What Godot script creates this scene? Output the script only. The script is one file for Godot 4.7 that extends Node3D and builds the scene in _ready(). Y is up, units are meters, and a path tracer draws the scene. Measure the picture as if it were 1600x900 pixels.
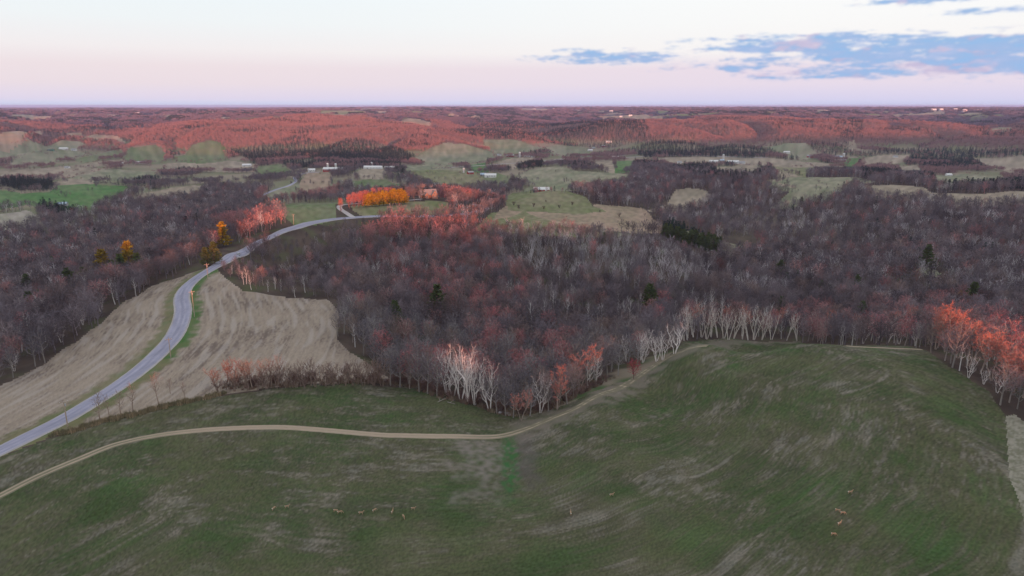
extends Node3D
# A drone's view over farmland, leafless woods and far ridges at sunset. Metres; y up; the camera stands over the origin and looks towards -z.

const EYE := 90.0
const VIEW_EDGE := 0.803          # radians: half of the sector with fine ground, wider than the lens
var rng := RandomNumberGenerator.new()
var noise := FastNoiseLite.new()
var fields: Array = []
var zones: Array = []
var used := {}

# ---------------------------------------------------------------- naming
func tag(o: Node, label: String, category := "", group := "", kind := "") -> Node:
	if label: o.set_meta("label", label)
	if category: o.set_meta("category", category)
	if group: o.set_meta("group", group)
	if kind: o.set_meta("kind", kind)
	return o

func numbered(called: String) -> String:
	var k: int = used.get(called, 0)
	used[called] = k + 1
	return called if k == 0 else "%s_%03d" % [called, k]

func thing(called: String, label: String, category: String, at: Vector3, turn := 0.0, group := "") -> Node3D:
	var o := Node3D.new()
	o.name = numbered(called)
	add_child(o, true)
	o.position = at
	o.rotation.y = turn
	tag(o, label, category, group)
	return o

func part(called: String, mesh: Mesh, mat: Material, parent: Node) -> MeshInstance3D:
	var o := MeshInstance3D.new()
	o.name = called
	o.mesh = mesh
	o.material_override = mat
	parent.add_child(o, true)
	return o

func structure(called: String, mesh: Mesh, mat: Material, label := "") -> MeshInstance3D:
	var o := part(numbered(called), mesh, mat, self)
	tag(o, label, "", "", "structure")
	return o

# ---------------------------------------------------------------- geometry
class Geo:
	var v := PackedVector3Array()
	var n := PackedVector3Array()
	var c := PackedColorArray()
	var i := PackedInt32Array()
	func tri(a: Vector3, b: Vector3, d: Vector3, col: Color) -> void:
		var k := v.size()
		v.append(a); v.append(b); v.append(d)
		c.append(col); c.append(col); c.append(col)
		i.append(k); i.append(k + 1); i.append(k + 2)
	func quad(a: Vector3, b: Vector3, d: Vector3, e: Vector3, col: Color) -> void:
		tri(a, b, d, col)
		tri(a, d, e, col)
	func box(lo: Vector3, hi: Vector3, col := Color.WHITE) -> void:
		var p := []
		for k in 8:
			p.append(Vector3(hi.x if k & 1 else lo.x, hi.y if k & 2 else lo.y, hi.z if k & 4 else lo.z))
		quad(p[0], p[2], p[3], p[1], col); quad(p[5], p[7], p[6], p[4], col)
		quad(p[4], p[6], p[2], p[0], col); quad(p[1], p[3], p[7], p[5], col)
		quad(p[2], p[6], p[7], p[3], col); quad(p[4], p[0], p[1], p[5], col)
	func tube(a: Vector3, b: Vector3, ra: float, rb: float, sides: int, col: Color) -> void:
		var d := (b - a).normalized()
		var s := d.cross(Vector3(0.31, 0.17, 0.93)).normalized()
		var t := d.cross(s)
		var k := v.size()
		for j in sides:
			var w := s * cos(TAU * j / sides) + t * sin(TAU * j / sides)
			v.append(a + w * ra); v.append(b + w * rb)
			c.append(col); c.append(col)
		for j in sides:
			var e := (j + 1) % sides
			i.append_array(PackedInt32Array([k + 2 * j, k + 2 * j + 1, k + 2 * e + 1, k + 2 * j, k + 2 * e + 1, k + 2 * e]))
	func twig(a: Vector3, d: Vector3, w: float, col: Color, turn: float) -> void:
		var s := d.cross(Vector3(sin(turn), cos(turn), sin(turn * 1.7))).normalized() * w * 0.5
		tri(a - s, a + d, a + s, col)
	func lathe(profile: Array, sides: int, col := Color.WHITE) -> void:
		for p in profile.size() - 1:
			for j in sides:
				var a0 := TAU * j / sides
				var a1 := TAU * (j + 1) / sides
				var q := []
				for e in [[p, a0], [p + 1, a0], [p + 1, a1], [p, a1]]:
					q.append(Vector3(cos(e[1]) * profile[e[0]].x, profile[e[0]].y, sin(e[1]) * profile[e[0]].x))
				quad(q[0], q[1], q[2], q[3], col)
	func mesh() -> ArrayMesh:
		var a := []
		a.resize(Mesh.ARRAY_MAX)
		a[Mesh.ARRAY_VERTEX] = v
		if n.size() == v.size(): a[Mesh.ARRAY_NORMAL] = n
		a[Mesh.ARRAY_COLOR] = c
		a[Mesh.ARRAY_INDEX] = i
		var m := ArrayMesh.new()
		m.add_surface_from_arrays(Mesh.PRIMITIVE_TRIANGLES, a)
		return m

func paint(r: float, g: float, b: float, rough := 0.95, spec := 0.25) -> StandardMaterial3D:
	var m := StandardMaterial3D.new()
	m.albedo_color = Color(r, g, b).linear_to_srgb()
	m.vertex_color_use_as_albedo = true
	m.roughness = rough
	m.metallic_specular = spec
	return m

# ---------------------------------------------------------------- the shape of the land
const SPOTS := [  # surveyed spots: x, z, height
	-22, -13, 0.5, -61, -35, 0.5, -12, -22, 0.5, -35, -61, 0.5, 0, -25, 0.5, 0, -70, 0.5, 12, -22, 0.5, 35, -61, 0.5, 22, -13, 0.5, 61, -35, 0.5, -101, -116, 0, -51, -116, 0.3,
	0, -116, 0, 50, -114, 1.5, 100, -115, 1, -123, -145, -1, -106, -171, -1.5, -75, -182, -1.5, -37, -182, -3, -2, -186, -6, 0, -162, -4, 32, -213, -5, 78, -262, -3, 90, -198, 2,
	114, -255, -1, 166, -257, -4, 164, -201, -5, 116, -159, 1.5, 34, -163, -1, -147, -178, -3, -156, -224, -5, -151, -278, -4, -99, -247, -4, -85, -323, -6, -137, -352, -4, -182, -377, -4,
	-187, -232, -9, -204, -350, -9, -195, -393, -7, -55, -227, -6, -22, -216, -6, -161, -316, -4, -182, -441, -6, -180, -542, -8, -170, -599, -9, -124, -628, -9, -235, -675, -10, -202, -718, -11,
	-95, -675, -10, -95, -784, -10, -34, -720, -16, 79, -842, -30, 45, -968, -28, 122, -813, -32, 0, -736, -24, 139, -737, -36, 196, -651, -44, 217, -667, -46, 380, -968, -28, 527, -1132, -27,
	572, -1022, -27, 592, -959, -27, 679, -907, -24, 320, -514, -36, -621, -864, -52, -730, -1081, -54, -694, -1197, -56, -633, -1233, -58, -597, -946, -52, -451, -1425, -60, -230, -1374, -52, -156, -1529, -54,
	-416, -1603, -58, 237, -1011, -38, 174, -926, -42, 124, -1335, -48, 105, -1612, -50, 277, -1659, -54, -101, -1357, -54, -903, -1620, -70, -1056, -1900, -75, -1220, -1776, -74, 409, -2214, -78, 795, -2150, -77,
	215, -2326, -78, 1293, -1996, -76, 1192, -2150, -77, -730, -1972, -74, -899, -1941, -75, -171, -1843, -70, 1039, -1509, -66, 678, -1625, -60, 836, -1668, -64, -218, -2498, -52, -193, -2088, -76, -280, -2162, -74,
	0, -2646, -58, -40, -2188, -76, 194, -2634, -74, -833, -2257, -73, -1053, -2385, -52, -1247, -2726, -16, -926, -2732, -26, -1039, -3254, 4, -1299, -3162, -2, -725, -3175, -8, -522, -2852, -26, -373, -2536, -45,
	-532, -2407, -62, -275, -2998, -40, -1277, -2435, -55, -1381, -2303, -68, -1847, -2655, -18, -1615, -2187, -66, -1639, -2549, -48, -1922, -3234, -30, -2273, -3368, -2, -1817, -3430, -22, -1677, -3050, -45, 492, -2426, -72,
	650, -2727, -38, 940, -2940, -6, 1391, -3049, 4, 1807, -3045, -4, 1967, -2826, -30, 1540, -2802, -34, 1568, -2432, -68, 1034, -2560, -44, 1048, -2271, -74, 818, -2401, -66, 2402, -3333, -4, 2389, -3485, -30,
	396, -2887, -30, 203, -3697, -34, 296, -3602, -18, 621, -3404, -6, 393, -2855, -62, 489, -2973, -15, -124, -3393, -48, -296, -2935, -32, 65, -3579, -46, 56, -3050, -45, 0, -230, -14, -40, -260, -16,
	20, -300, -27, 0, -380, -27, -60, -340, -17, -120, -330, -9, 0, -450, -29, -20, -550, -21, 60, -600, -17, 0, -585, -14, -70, -560, -24, -120, -505, -24, 120, -500, -27, 90, -390, -32,
	150, -330, -30, 100, -290, -22, 60, -230, -12, 170, -290, -14, 240, -330, -24, 260, -400, -38, 300, -480, -44, 330, -640, -51, 420, -560, -44, 500, -480, -36, 450, -400, -36, 330, -300, -20,
	260, -230, -8, 200, -260, -8, 400, -300, -24, 600, -700, -38, 300, -800, -52, 180, -700, -40, -300, -300, -26, -240, -330, -17, -330, -400, -32, -450, -350, -40, -260, -430, -20, -165, -450, -22,
	-140, -420, -17, -120, -400, -15, -150, -500, -24, -280, -560, -28, -420, -600, -46, -250, -680, -24, -340, -760, -36, -560, -800, -54, -150, -760, -13, -420, -900, -52, -700, -600, -58, -180, -930, -42,
	-60, -950, -40, 60, -880, -28, -300, -1100, -60, 0, -1150, -56, -100, -1300, -56, 183, -3495, -62, 375, -4284, -48, 634, -5161, -30, 432, -6185, -8, -2015, -3103, -40, -2318, -3857, -25, 1611, -3987, -5,
	2287, -3522, -25, 2600, -4503, -10, -4443, -1191, 18, -6568, -1760, 26, -8693, -2329, 12, -13523, -3623, 8, -23182, -6212, 4, -38637, -10353, 25, -3768, -2638, 18, -5570, -3900, 26, -7372, -5162, 12, -11468, -8030, 8,
	-19660, -13766, 4, -32766, -22943, 25, -2957, -3524, 18, -4371, -5209, 26, -5785, -6894, 12, -8999, -10725, 8, -15427, -18385, 4, -25712, -30642, 25, -3400, -5889, 26, -4500, -7794, 12, -7000, -12124, 8, -12000, -20785, 4,
	-20000, -34641, 25, -1573, -4323, 18, -2326, -6390, 26, -3078, -8457, 12, -4788, -13156, 8, -8208, -22553, 4, -13681, -37588, 25, -799, -4530, 24, -1181, -6697, 26, -1563, -8863, 26, -2431, -13787, 28, -4168, -23635, 30,
	-6946, -39392, 25, 0, -6800, 26, 0, -9000, 26, 0, -14000, 28, 0, -24000, 30, 0, -40000, 25, 1181, -6697, 26, 1563, -8863, 26, 2431, -13787, 28, 4168, -23635, 30, 6946, -39392, 25, 1573, -4323, 24,
	2326, -6390, 26, 3078, -8457, 26, 4788, -13156, 28, 8208, -22553, 30, 13681, -37588, 25, 3400, -5889, 26, 4500, -7794, 26, 7000, -12124, 28, 12000, -20785, 30, 20000, -34641, 25, 2957, -3524, 24, 4371, -5209, 26,
	5785, -6894, 26, 8999, -10725, 28, 15427, -18385, 30, 25712, -30642, 25, 3768, -2638, 24, 5570, -3900, 26, 7372, -5162, 26, 11468, -8030, 28, 19660, -13766, 30, 32766, -22943, 25, 4443, -1191, 24, 6568, -1760, 26,
	8693, -2329, 26, 13523, -3623, 28, 23182, -6212, 30, 38637, -10353, 25, -145, -39, -8, -290, -78, -20, -580, -155, -40, -1159, -311, -58, -2125, -569, -70, -3091, -828, 10, -123, -86, -8, -246, -172, -20,
	-491, -344, -40, -983, -688, -58, -1802, -1262, -70, -2621, -1835, 10, 123, -86, -8, 246, -172, -20, 491, -344, -40, 983, -688, -58, 1802, -1262, -70, 2621, -1835, 10, 145, -39, -8, 290, -78, -20,
	580, -155, -40, 1159, -311, -58, 2125, -569, -70, 3091, -828, 10]
var wx := PackedFloat32Array()
var wy := PackedFloat32Array()
var ww := PackedFloat64Array()
const STRETCH := 2.2
const LOW := 3.0                  # ln of the first radius
const TL := 0.04
const TA := 0.0215
var tn_a := 0
var tn_l := 0
var rough_grid := PackedFloat32Array()
const FL := 0.0125
const FA := 0.0068
const FA0 := -0.92
const FN_A := 272
const FN_L := 612
var fine := PackedFloat32Array()

func spline() -> void:            # a thin plate through the spots, over bearing and the log of distance
	var n := SPOTS.size() / 3
	var h := PackedFloat64Array()
	for k in n:
		var x: float = SPOTS[3 * k]
		var z: float = SPOTS[3 * k + 1]
		wx.append(atan2(x, -z) * STRETCH)
		wy.append(log(sqrt(x * x + z * z)))
		h.append(SPOTS[3 * k + 2])
	var size := n + 3
	var rows := []
	for a in size:
		var row := PackedFloat64Array()
		row.resize(size + 1)
		for b in size:
			if a < n and b < n:
				var d := (wx[a] - wx[b]) * (wx[a] - wx[b]) + (wy[a] - wy[b]) * (wy[a] - wy[b])
				row[b] = (0.5 * d * log(d) if d > 1e-12 else 0.0) + (0.0006 if a == b else 0.0)
			elif a < n or b < n:
				var k := mini(a, b)
				row[b] = [1.0, wx[k], wy[k]][maxi(a, b) - n]
		row[size] = h[a] if a < n else 0.0
		rows.append(row)
	for a in size:
		var best := a
		for b in range(a + 1, size):
			if absf(rows[b][a]) > absf(rows[best][a]): best = b
		var swap = rows[a]; rows[a] = rows[best]; rows[best] = swap
		var top: PackedFloat64Array = rows[a]
		for b in range(a + 1, size):
			var row: PackedFloat64Array = rows[b]
			var f := row[a] / top[a]
			if f == 0.0: continue
			for e in range(a, size + 1): row[e] -= f * top[e]
			rows[b] = row
	ww.resize(size)
	for a in range(size - 1, -1, -1):
		var s: float = rows[a][size]
		for b in range(a + 1, size): s -= rows[a][b] * ww[b]
		ww[a] = s / rows[a][a]

func plate(az: float, lr: float) -> float:
	var n := wx.size()
	var px := az * STRETCH
	var s := ww[n] + ww[n + 1] * px + ww[n + 2] * lr
	for k in n:
		var dx := px - wx[k]
		var dy := lr - wy[k]
		var d := dx * dx + dy * dy + 1e-9
		s += ww[k] * 0.5 * d * log(d)
	return s

func rough(az: float, lr: float) -> float:       # Catmull-Rom over the coarse grid
	var fa := clampf((az + 1.36) / TA, 1.0, tn_a - 2.001)
	var fl := clampf((lr - LOW) / TL, 1.0, tn_l - 2.001)
	var a := int(fa); var l := int(fl)
	var u := fa - a; var w := fl - l
	var col := [0.0, 0.0, 0.0, 0.0]
	for k in 4:
		var at := (a - 1 + k) * tn_l + l
		col[k] = cubic_interpolate(rough_grid[at], rough_grid[at + 1], rough_grid[at - 1], rough_grid[at + 2], w)
	return cubic_interpolate(col[1], col[2], col[0], col[3], u)

func relief(x: float, z: float, r: float, h: float) -> float:   # draws and hollows of the far hills and the plateau
	var k := smoothstep(1500.0, 2600.0, r)
	if k <= 0.0: return 0.0
	var slope := smoothstep(-74.0, -40.0, h)
	var d := absf(noise.get_noise_2d(x * 0.065, z * 0.065)) * 2.2
	var out := k * slope * 54.0 * (minf(d, 0.7) - 0.44)
	out += k * 5.0 * noise.get_noise_2d(x * 0.3 + 70.0, z * 0.3) * slope
	if r > 3300.0:
		var f := smoothstep(3300.0, 5200.0, r) * (1.0 - 0.75 * smoothstep(11000.0, 22000.0, r))
		var v := absf(noise.get_noise_2d(x * 0.030 + 300.0, z * 0.030 - 100.0)) * 2.4
		out -= f * 90.0 * (1.0 - smoothstep(0.0, 0.55, v))
		out += f * 14.0 * noise.get_noise_2d(x * 0.05 - 40.0, z * 0.05 + 900.0)
	return out

const SHADE_RIM := [95.0, 46.0, 130.0, 42.0, 146.0, 37.0, 149.5, 38.0, 153.5, 46.0, 157.0, 38.0, 159.5, 40.0, 162.0, 53.0, 163.2, 54.0, 166.5, 44.5, 170.7, 54.0, 176.0, 56.0, 360.0, 54.0]
func behind(r: float, az: float) -> float:          # unseen hill shading the near slope; rim shaped by bearing to light chosen trees
	var d := rad_to_deg(az) if az > 0.0 else 360.0 + rad_to_deg(az)
	var rim := 44.0
	for k in range(0, SHADE_RIM.size() - 2, 2):
		if d >= SHADE_RIM[k]: rim = lerpf(SHADE_RIM[k + 1], SHADE_RIM[k + 3], smoothstep(SHADE_RIM[k], SHADE_RIM[k + 2], minf(d, SHADE_RIM[k + 2])))
	return 1.0 + (rim - 1.0) * smoothstep(160.0, 900.0, r) + clampf((r - 900.0) * 0.034, 0.0, 37.0)

func land() -> void:
	noise.noise_type = FastNoiseLite.TYPE_SIMPLEX_SMOOTH
	noise.frequency = 0.025
	noise.fractal_type = FastNoiseLite.FRACTAL_NONE
	noise.seed = 11
	spline()
	tn_a = int(2.72 / TA) + 2
	tn_l = int(7.7 / TL) + 2
	rough_grid.resize(tn_a * tn_l)
	for a in tn_a:
		for l in tn_l:
			rough_grid[a * tn_l + l] = plate(-1.36 + a * TA, LOW + l * TL)
	fine.resize(FN_A * FN_L)
	for a in FN_A:
		var az := FA0 + a * FA
		for l in FN_L:
			var lr := LOW + l * FL
			var r := exp(lr)
			var h := rough(az, lr)
			fine[a * FN_L + l] = h + relief(sin(az) * r, -cos(az) * r, r, h)

func ground(x: float, z: float) -> float:
	var r := sqrt(x * x + z * z)
	var az := atan2(x, -z)
	var lr := log(maxf(r, 20.5))
	if absf(az) > 0.9:
		var k := smoothstep(1.0, 1.6, absf(az))
		return lerpf(rough(clampf(az, -1.3, 1.3), lr), behind(r, az), k)
	var fa := (az - FA0) / FA
	var fl := minf((lr - LOW) / FL, FN_L - 1.01)
	var a := int(fa); var l := int(fl)
	fa -= a; fl -= l
	var at := a * FN_L + l
	return lerpf(lerpf(fine[at], fine[at + 1], fl), lerpf(fine[at + FN_L], fine[at + FN_L + 1], fl), fa)

func on(x: float, z: float, up := 0.0) -> Vector3:
	return Vector3(x, ground(x, z) + up, z)

# ---------------------------------------------------------------- what covers the land
func outline(flat: Array) -> PackedVector2Array:
	var p := PackedVector2Array()
	for k in range(0, flat.size(), 2): p.append(Vector2(flat[k], flat[k + 1]))
	return p

func bounds(p: PackedVector2Array) -> Rect2:
	var b := Rect2(p[0], Vector2.ZERO)
	for q in p: b = b.expand(q)
	return b

func field(cover: String, called: String, label: String, flat: Array) -> void:
	var p := outline(flat)
	fields.append({"cover": cover, "called": called, "label": label, "poly": p, "box": bounds(p)})

func zone(what: String, share: float, flat: Array) -> void:
	var p := outline(flat)
	zones.append({"what": what, "share": share, "poly": p, "box": bounds(p)})

func survey() -> void:
	field("stubble", "stubble_field", "pale brown harvested stubble field on both sides of the grey road", [-172.7, -155.2, -187.7, -198.8, -187.3, -232.1, -185.7, -250.8, -187.1, -277.6, -200.6, -342.9, -203.9, -375.8, -191.4, -388.8, -183.8, -396, -173.7, -392.1, -157.9, -364.5, -140.3, -343.8, -122.8, -350.4, -97.6, -345.2, -82.5, -311.8, -74.9, -276, -65.7, -262, -52.3, -248.6, -42.9, -239.1, -55.1, -227.7, -77.1, -218.3, -98.9, -207.8, -118.7, -193.9, -129.9, -183.3, -134.3, -175.9, -138.8, -166.9, -143.1, -158.9])
	field("crop", "crop_field", "dark green winter crop field with pale streaks filling the near slope", [-125.8, -72.9, -171.1, -145.1, -142.5, -158.1, -138.2, -166.1, -133.8, -175.1, -127.9, -183.1, -118.3, -193, -98.5, -206.8, -76.5, -216.6, -54.7, -226, -37.6, -232.7, -21.5, -211.8, -8.5, -208.9, 0, -205.6, 6.3, -206.5, 21.8, -215, 38.7, -239.8, 59.7, -259.4, 68.8, -271.5, 90.6, -338.8, 118.5, -363.2, 158.4, -355.3, 160.2, -293.4, 163, -256.2, 158.4, -233, 159.6, -213.5, 153.1, -195.2, 141.4, -176.8, 125.6, -153.5, 114, -133.3, 96.1, -99.3, 78.7, -67.2])
	field("pale", "stubble_strip", "pale stubble strip beside the crop field at the right edge", [153.1, -195.2, 160.2, -198.7, 157.4, -181.6, 164.9, -156, 168.2, -115, 115.3, -72, 78.7, -67.2, 96.1, -99.3, 114, -133.3, 125.6, -153.5, 140.7, -176.4])
	field("green", "grass_field", "green field on the ridge left of the driveway fork", [-343, -899, -369, -1033, -336, -1086, -275, -1084, -163.8, -636.8, -157.2, -616.5, -177.9, -569.3, -183.9, -562.7])
	field("olive", "lawn", "olive green lawn between the driveway and the ridge road", [-164, -685, -147, -712, -108, -721, -68, -736, -60.3, -666.8, -97.7, -647.3, -132.9, -626.1, -142.4, -628.9, -153.9, -648.5])
	field("olive", "pasture", "green pasture on the knoll below the red barn with white roof", [-21, -1120, 0, -1189, 44, -1188, 82, -1030, 102, -948, 109, -797, 71, -754, 29, -768, -7, -765])
	field("rust", "brush_pasture", "tan hillside pasture dotted with dark shrubs", [-8, -863, 32, -844, 79, -841, 120, -882, 170, -904, 170, -780, 162, -705, 124, -652.8, 82.4, -620.4, 46.9, -619.4, 15, -773, -17.9, -632.2])
	field("olive", "grass_strip", "pale green grass strip below the shrub dotted hillside", [-34, -597.3, -20, -716, 15, -773, 55, -727, 82.4, -620.4, 114.6, -634.6, 88.3, -580, 53.8, -565.1, 26.8, -562.8, 0, -573.7])
	field("tan", "hay_field", "tan hay field on the round knoll right of the shrub hillside", [169, -874, 212, -940, 260, -1071, 283, -1084, 294, -1030, 288, -987, 234, -886, 202, -859])
	field("sage", "grass_strip", "pale grass strip in the draw right of the dark pine row", [178, -751, 199, -737, 214, -702, 236, -686, 230.9, -652.3, 201, -616.8, 199.6, -652.9, 183, -687])
	field("sage", "hill_field", "pale green field wrapped around the hill above the right wood", [335, -891, 360, -914, 427, -1017, 415, -1073, 478, -1181, 541, -1188, 616, -1227, 588, -1104, 520, -1032, 430, -919, 387, -896, 359, -876])
	field("tan", "hill_field", "tan field on the hilltop above the right wood", [637, -1717, 641, -1615, 517, -1231, 464, -1014, 470, -987, 427, -971, 400, -1034])
	field("tan", "hill_field", "narrow tan crest field behind the right wood", [520, -1032, 600, -1054, 609, -1017, 550, -878, 515, -886, 483, -903])
	field("tan", "hill_field", "thin pale field along the crest at the right edge", [581, -948, 630, -922, 661, -929, 718, -960, 839, -1043, 680, -842, 589, -824, 539, -831])
	field("sage", "hill_field", "pale green rounded hill field in the middle valley", [0, -1359, 44, -1597, 109, -1686, 140, -1512, 202, -1453, 249, -1408, 207, -1199, 125, -1115, 55, -977, 17, -1196, 36, -1289])
	field("bright", "meadow", "bright green square meadow in the middle valley", [319, -2156, 396, -2187, 261, -1480, 213, -1395])
	field("tan", "hay_field", "tan field left of the bright green square meadow", [225, -2062, 326, -2206, 213, -1414, 199, -1476])
	field("olive", "meadow", "yellow green meadow on the low hill behind the house", [-266, -1595, -174, -1706, -89, -1596, -48, -1344, -60, -1284, -120, -1290, -169, -1296])
	field("green", "meadow", "green meadow behind the row of golden conifers", [-324, -1363, -292, -1394, -242, -1367, -180, -1220, -222, -1188, -287, -1228])
	field("tan", "hay_field", "narrow tan field behind the house", [-190, -1364, -102, -1370, -67, -1237, -125, -1221])
	field("rust", "hay_field", "pinkish tan field beside the barn with two silos", [-425, -1361, -476, -1602, -434, -1614, -383, -1484, -345, -1298, -354, -1222, -390, -1245])
	field("tan", "hay_field", "tan field right of the barn with two silos", [-357, -1478, -376, -1765, -296, -1699, -256, -1377, -312, -1398])
	field("sage", "hill_field", "pale green rounded hill at the foot of the far valley", [-321, -2173, -286, -2386, -231, -2515, -163, -2535, -67, -2409, -46, -2166, -111, -2004, -177, -1911, -247, -1980])
	field("sage", "meadow", "pale green meadow right of the rounded valley hill", [-131, -2743, 0, -2796, 142, -2563, 0, -2280, -65, -2345])
	field("tan", "hay_field", "tan field above the long white shed", [-75, -1923, -21, -2229, 63, -2276, 103, -2224, 0, -1642, -39, -1676])
	field("bright", "meadow", "small green meadow behind the long white shed", [-132, -1985, -77, -2089, -55, -1562, -93, -1539])
	field("green", "meadow", "green meadow around the long white shed", [-77, -1510, -29, -1544, 0, -1339, -12, -1265, -49, -1304])
	field("sage", "meadow", "pale meadow in the far gap between the two ridges", [121, -2639, 179, -2778, 304, -2759, 303, -2492, 171, -2322])
	field("tan", "hay_field", "tan valley floor field below the right dark conifer slope", [448, -2257, 629, -2271, 830, -2248, 966, -2088, 965, -1958, 795, -1906, 646, -1994, 446, -1929])
	field("olive", "meadow", "yellow green meadow in the right valley", [763, -2063, 876, -2050, 769, -1684, 493, -1152, 533, -1400])
	field("bright", "meadow", "green meadow beside the blue roofed valley farm", [939, -1957, 1093, -2234, 1155, -2267, 1028, -2039, 899, -1812])
	field("tan", "hay_field", "pale field right of the blue roofed valley farm", [1143, -2252, 1218, -2317, 1353, -2352, 1296, -2238, 1064, -1982, 965, -1893])
	field("tan", "hay_field", "small tan clearing among the right valley trees", [1069, -1923, 1200, -2036, 971, -1629, 765, -1349])
	field("tan", "hay_field", "wide tan field at the far right of the valley", [1475, -2225, 1605, -2173, 1653, -2035, 1345, -1645, 1252, -1685, 1309, -1909])
	field("sage", "hay_field", "long pale field in front of the far right valley field", [936, -1549, 1094, -1683, 1138, -1610, 980, -1311, 711, -1030, 619, -1005])
	field("sage", "hill_field", "green field on the slope of the right far ridge", [920, -2605, 1038, -2633, 1082, -2551, 1020, -2293, 929, -2185, 892, -2302, 901, -2513])
	field("tan", "hill_field", "small clearing on the right far ridge slope", [1182, -2497, 1280, -2581, 1233, -2426, 1163, -2358])
	field("green", "hill_field", "half lit green field rising into the left far ridge", [-1067, -2190, -1107, -2407, -1067, -2482, -1009, -2424, -885, -2162, -901, -2029, -993, -2057])
	field("green", "hill_field", "green field at the foot of the left far ridge", [-1206, -2133, -1341, -2449, -1265, -2456, -1143, -2307, -1032, -2056, -1066, -1985])
	field("green", "hill_field", "long green field at the left foot of the far ridge", [-1381, -2150, -1388, -2432, -1273, -2270, -1270, -2049])
	field("tan", "hay_field", "narrow tan field across the left valley floor", [-1292, -1883, -1226, -2177, -1139, -2059, -1185, -1826])
	field("tan", "hay_field", "long tan field along the left valley floor", [-1333, -1667, -1349, -1817, -1241, -1913, -1090, -1903, -1018, -1563, -1165, -1565, -1227, -1532])
	field("sage", "meadow", "pale meadow on the left valley floor", [-1444, -1948, -1567, -2206, -1529, -2407, -1420, -2341, -1338, -1953])
	field("rust", "hill_field", "sunlit tan field on the left hill crest", [-1843, -2333, -1853, -2528, -2026, -2914, -2067, -3125, -1670, -2390, -1676, -2275, -1687, -2126])
	field("rust", "hill_field", "sunlit tan strip on the shoulder of the left hill", [-2001, -3114, -1894, -3135, -1608, -2885, -1494, -2675, -1671, -2718])
	field("sage", "hill_field", "pale green slope below the sunlit left hill crest", [-1648, -2075, -1703, -2314, -1704, -2508, -1625, -2641, -1510, -2495, -1516, -2221, -1556, -2105, -1518, -1905])
	field("bright", "meadow", "bright green field between the two dark pine blocks", [-984, -1317, -868, -1205, -821, -1219, -901, -1364, -846, -1396, -689, -1266, -655, -1167, -591, -981, -559, -898, -630, -956, -728, -1020, -736, -977, -794, -980, -1084, -1349])
	field("tan", "hay_field", "tan margin above the oval pine block", [-957, -1435, -997, -1553, -896, -1486, -750, -1238, -722, -1109, -780, -1174])
	field("tan", "hay_field", "long tan field behind the left wood", [-599, -1065, -646, -1257, -635, -1362, -590, -1351, -531, -1158, -546, -1099, -564, -1027])
	field("pale", "hay_field", "pale tan field at the left edge beside the left wood", [-797, -960, -703, -933, -684, -956, -588, -866, -586, -824, -605, -797, -674, -807])
	field("green", "meadow", "green meadow beside the far end of the valley road", [-706, -1850, -675, -2025, -529, -1637, -552, -1523])
	field("tan", "hay_field", "tan field on the valley floor below the far ridge", [-1016, -2015, -965, -2089, -852, -2145, -738, -2003, -628, -1683, -763, -1748, -896, -1789])
	field("sage", "meadow", "pale grass below the barn with two silos", [-416, -1122, -456, -1320, -426, -1365, -348, -1333, -304, -1251, -359, -1162, -379, -1063])
	field("sage", "meadow", "pale green meadow in the valley gap right of the oval pines", [38, -1350, 87, -1332, 116, -1244, 72, -963, 36, -959])
	field("sage", "hill_field", "pale field on the low rise behind the left pine block", [-1134, -1733, -1106, -1864, -921, -1773, -775, -1515, -865, -1428, -944, -1447])
	field("sage", "meadow", "pale field in front of the long white farm sheds", [-327, -1965, -187, -2017, -96, -1595, -111, -1490, -220, -1482])
	field("sage", "meadow", "pale field among the right valley woods", [408, -971, 443, -1148, 402, -1108, 366, -966])
	field("tan", "hay_field", "tan field at the mouth of the right valley", [526, -1831, 666, -1998, 700, -1888, 423, -1196, 386, -1297])
	field("rust", "plateau_field", "large sunlit tan field on the plateau above the gap", [718, -6321, 907, -6239, 1071, -5609, 976, -4123, 960, -3633, 851, -3591, 809, -4672, 684, -5367])
	field("rust", "plateau_field", "sunlit pinkish field behind the left far ridge", [-758, -3875, -713, -4125, -553, -4049, -430, -3767, -442, -3458, -605, -3492])
	field("tan", "plateau_field", "narrow sunlit field far out on the middle plateau", [55, -12089, 595, -13115, 601, -9195, 394, -7227, 96, -7023])
	field("tan", "plateau_field", "thin pale field far out left of the middle plateau", [-2762, -12694, -2374, -13093, -1395, -9611, -1279, -7416, -1756, -8236])
	field("tan", "plateau_field", "thin pale field far out below the left horizon", [-3538, -4958, -3523, -5240, -3084, -4594, -3057, -4307])
	field("rust", "plateau_field", "pale sunlit field on the left plateau behind the hill crest", [-2964, -4286, -2931, -4635, -2671, -4249, -2580, -3826])
	field("tan", "plateau_field", "tan field on the left plateau near the white specks", [-2763, -5195, -2507, -5304, -2116, -4652, -2381, -4671])
	field("tan", "plateau_field", "thin tan field on the right plateau", [3087, -5861, 3487, -6000, 3478, -5315, 3122, -5124, 2848, -5220])
	field("tan", "plateau_field", "thin pale field beneath the right horizon", [3065, -7263, 3459, -7623, 2854, -6044, 2490, -5710])
	field("sage", "plateau_field", "pale green field on the valley side at the right edge", [2061, -3048, 2204, -3113, 2067, -2879, 1956, -2848])
	field("sage", "grass_patch", "small bare grassy hump among the right wood trees", [320.9, -532.9, 334.3, -536.9, 334.2, -517, 320.5, -510.5])
	zone("conifer", 0.7, [-269, -2935, -155, -4247, 201, -5521, 857, -4707, 538, -2727, 253, -2755, -101, -2761])  # conifers added to darken the gap where valley shade lies
	zone("conifer", 0.7, [601, -2617, 936, -2547, 1206, -2449, 1120, -2268, 850, -2366, 577, -2408])
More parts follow.
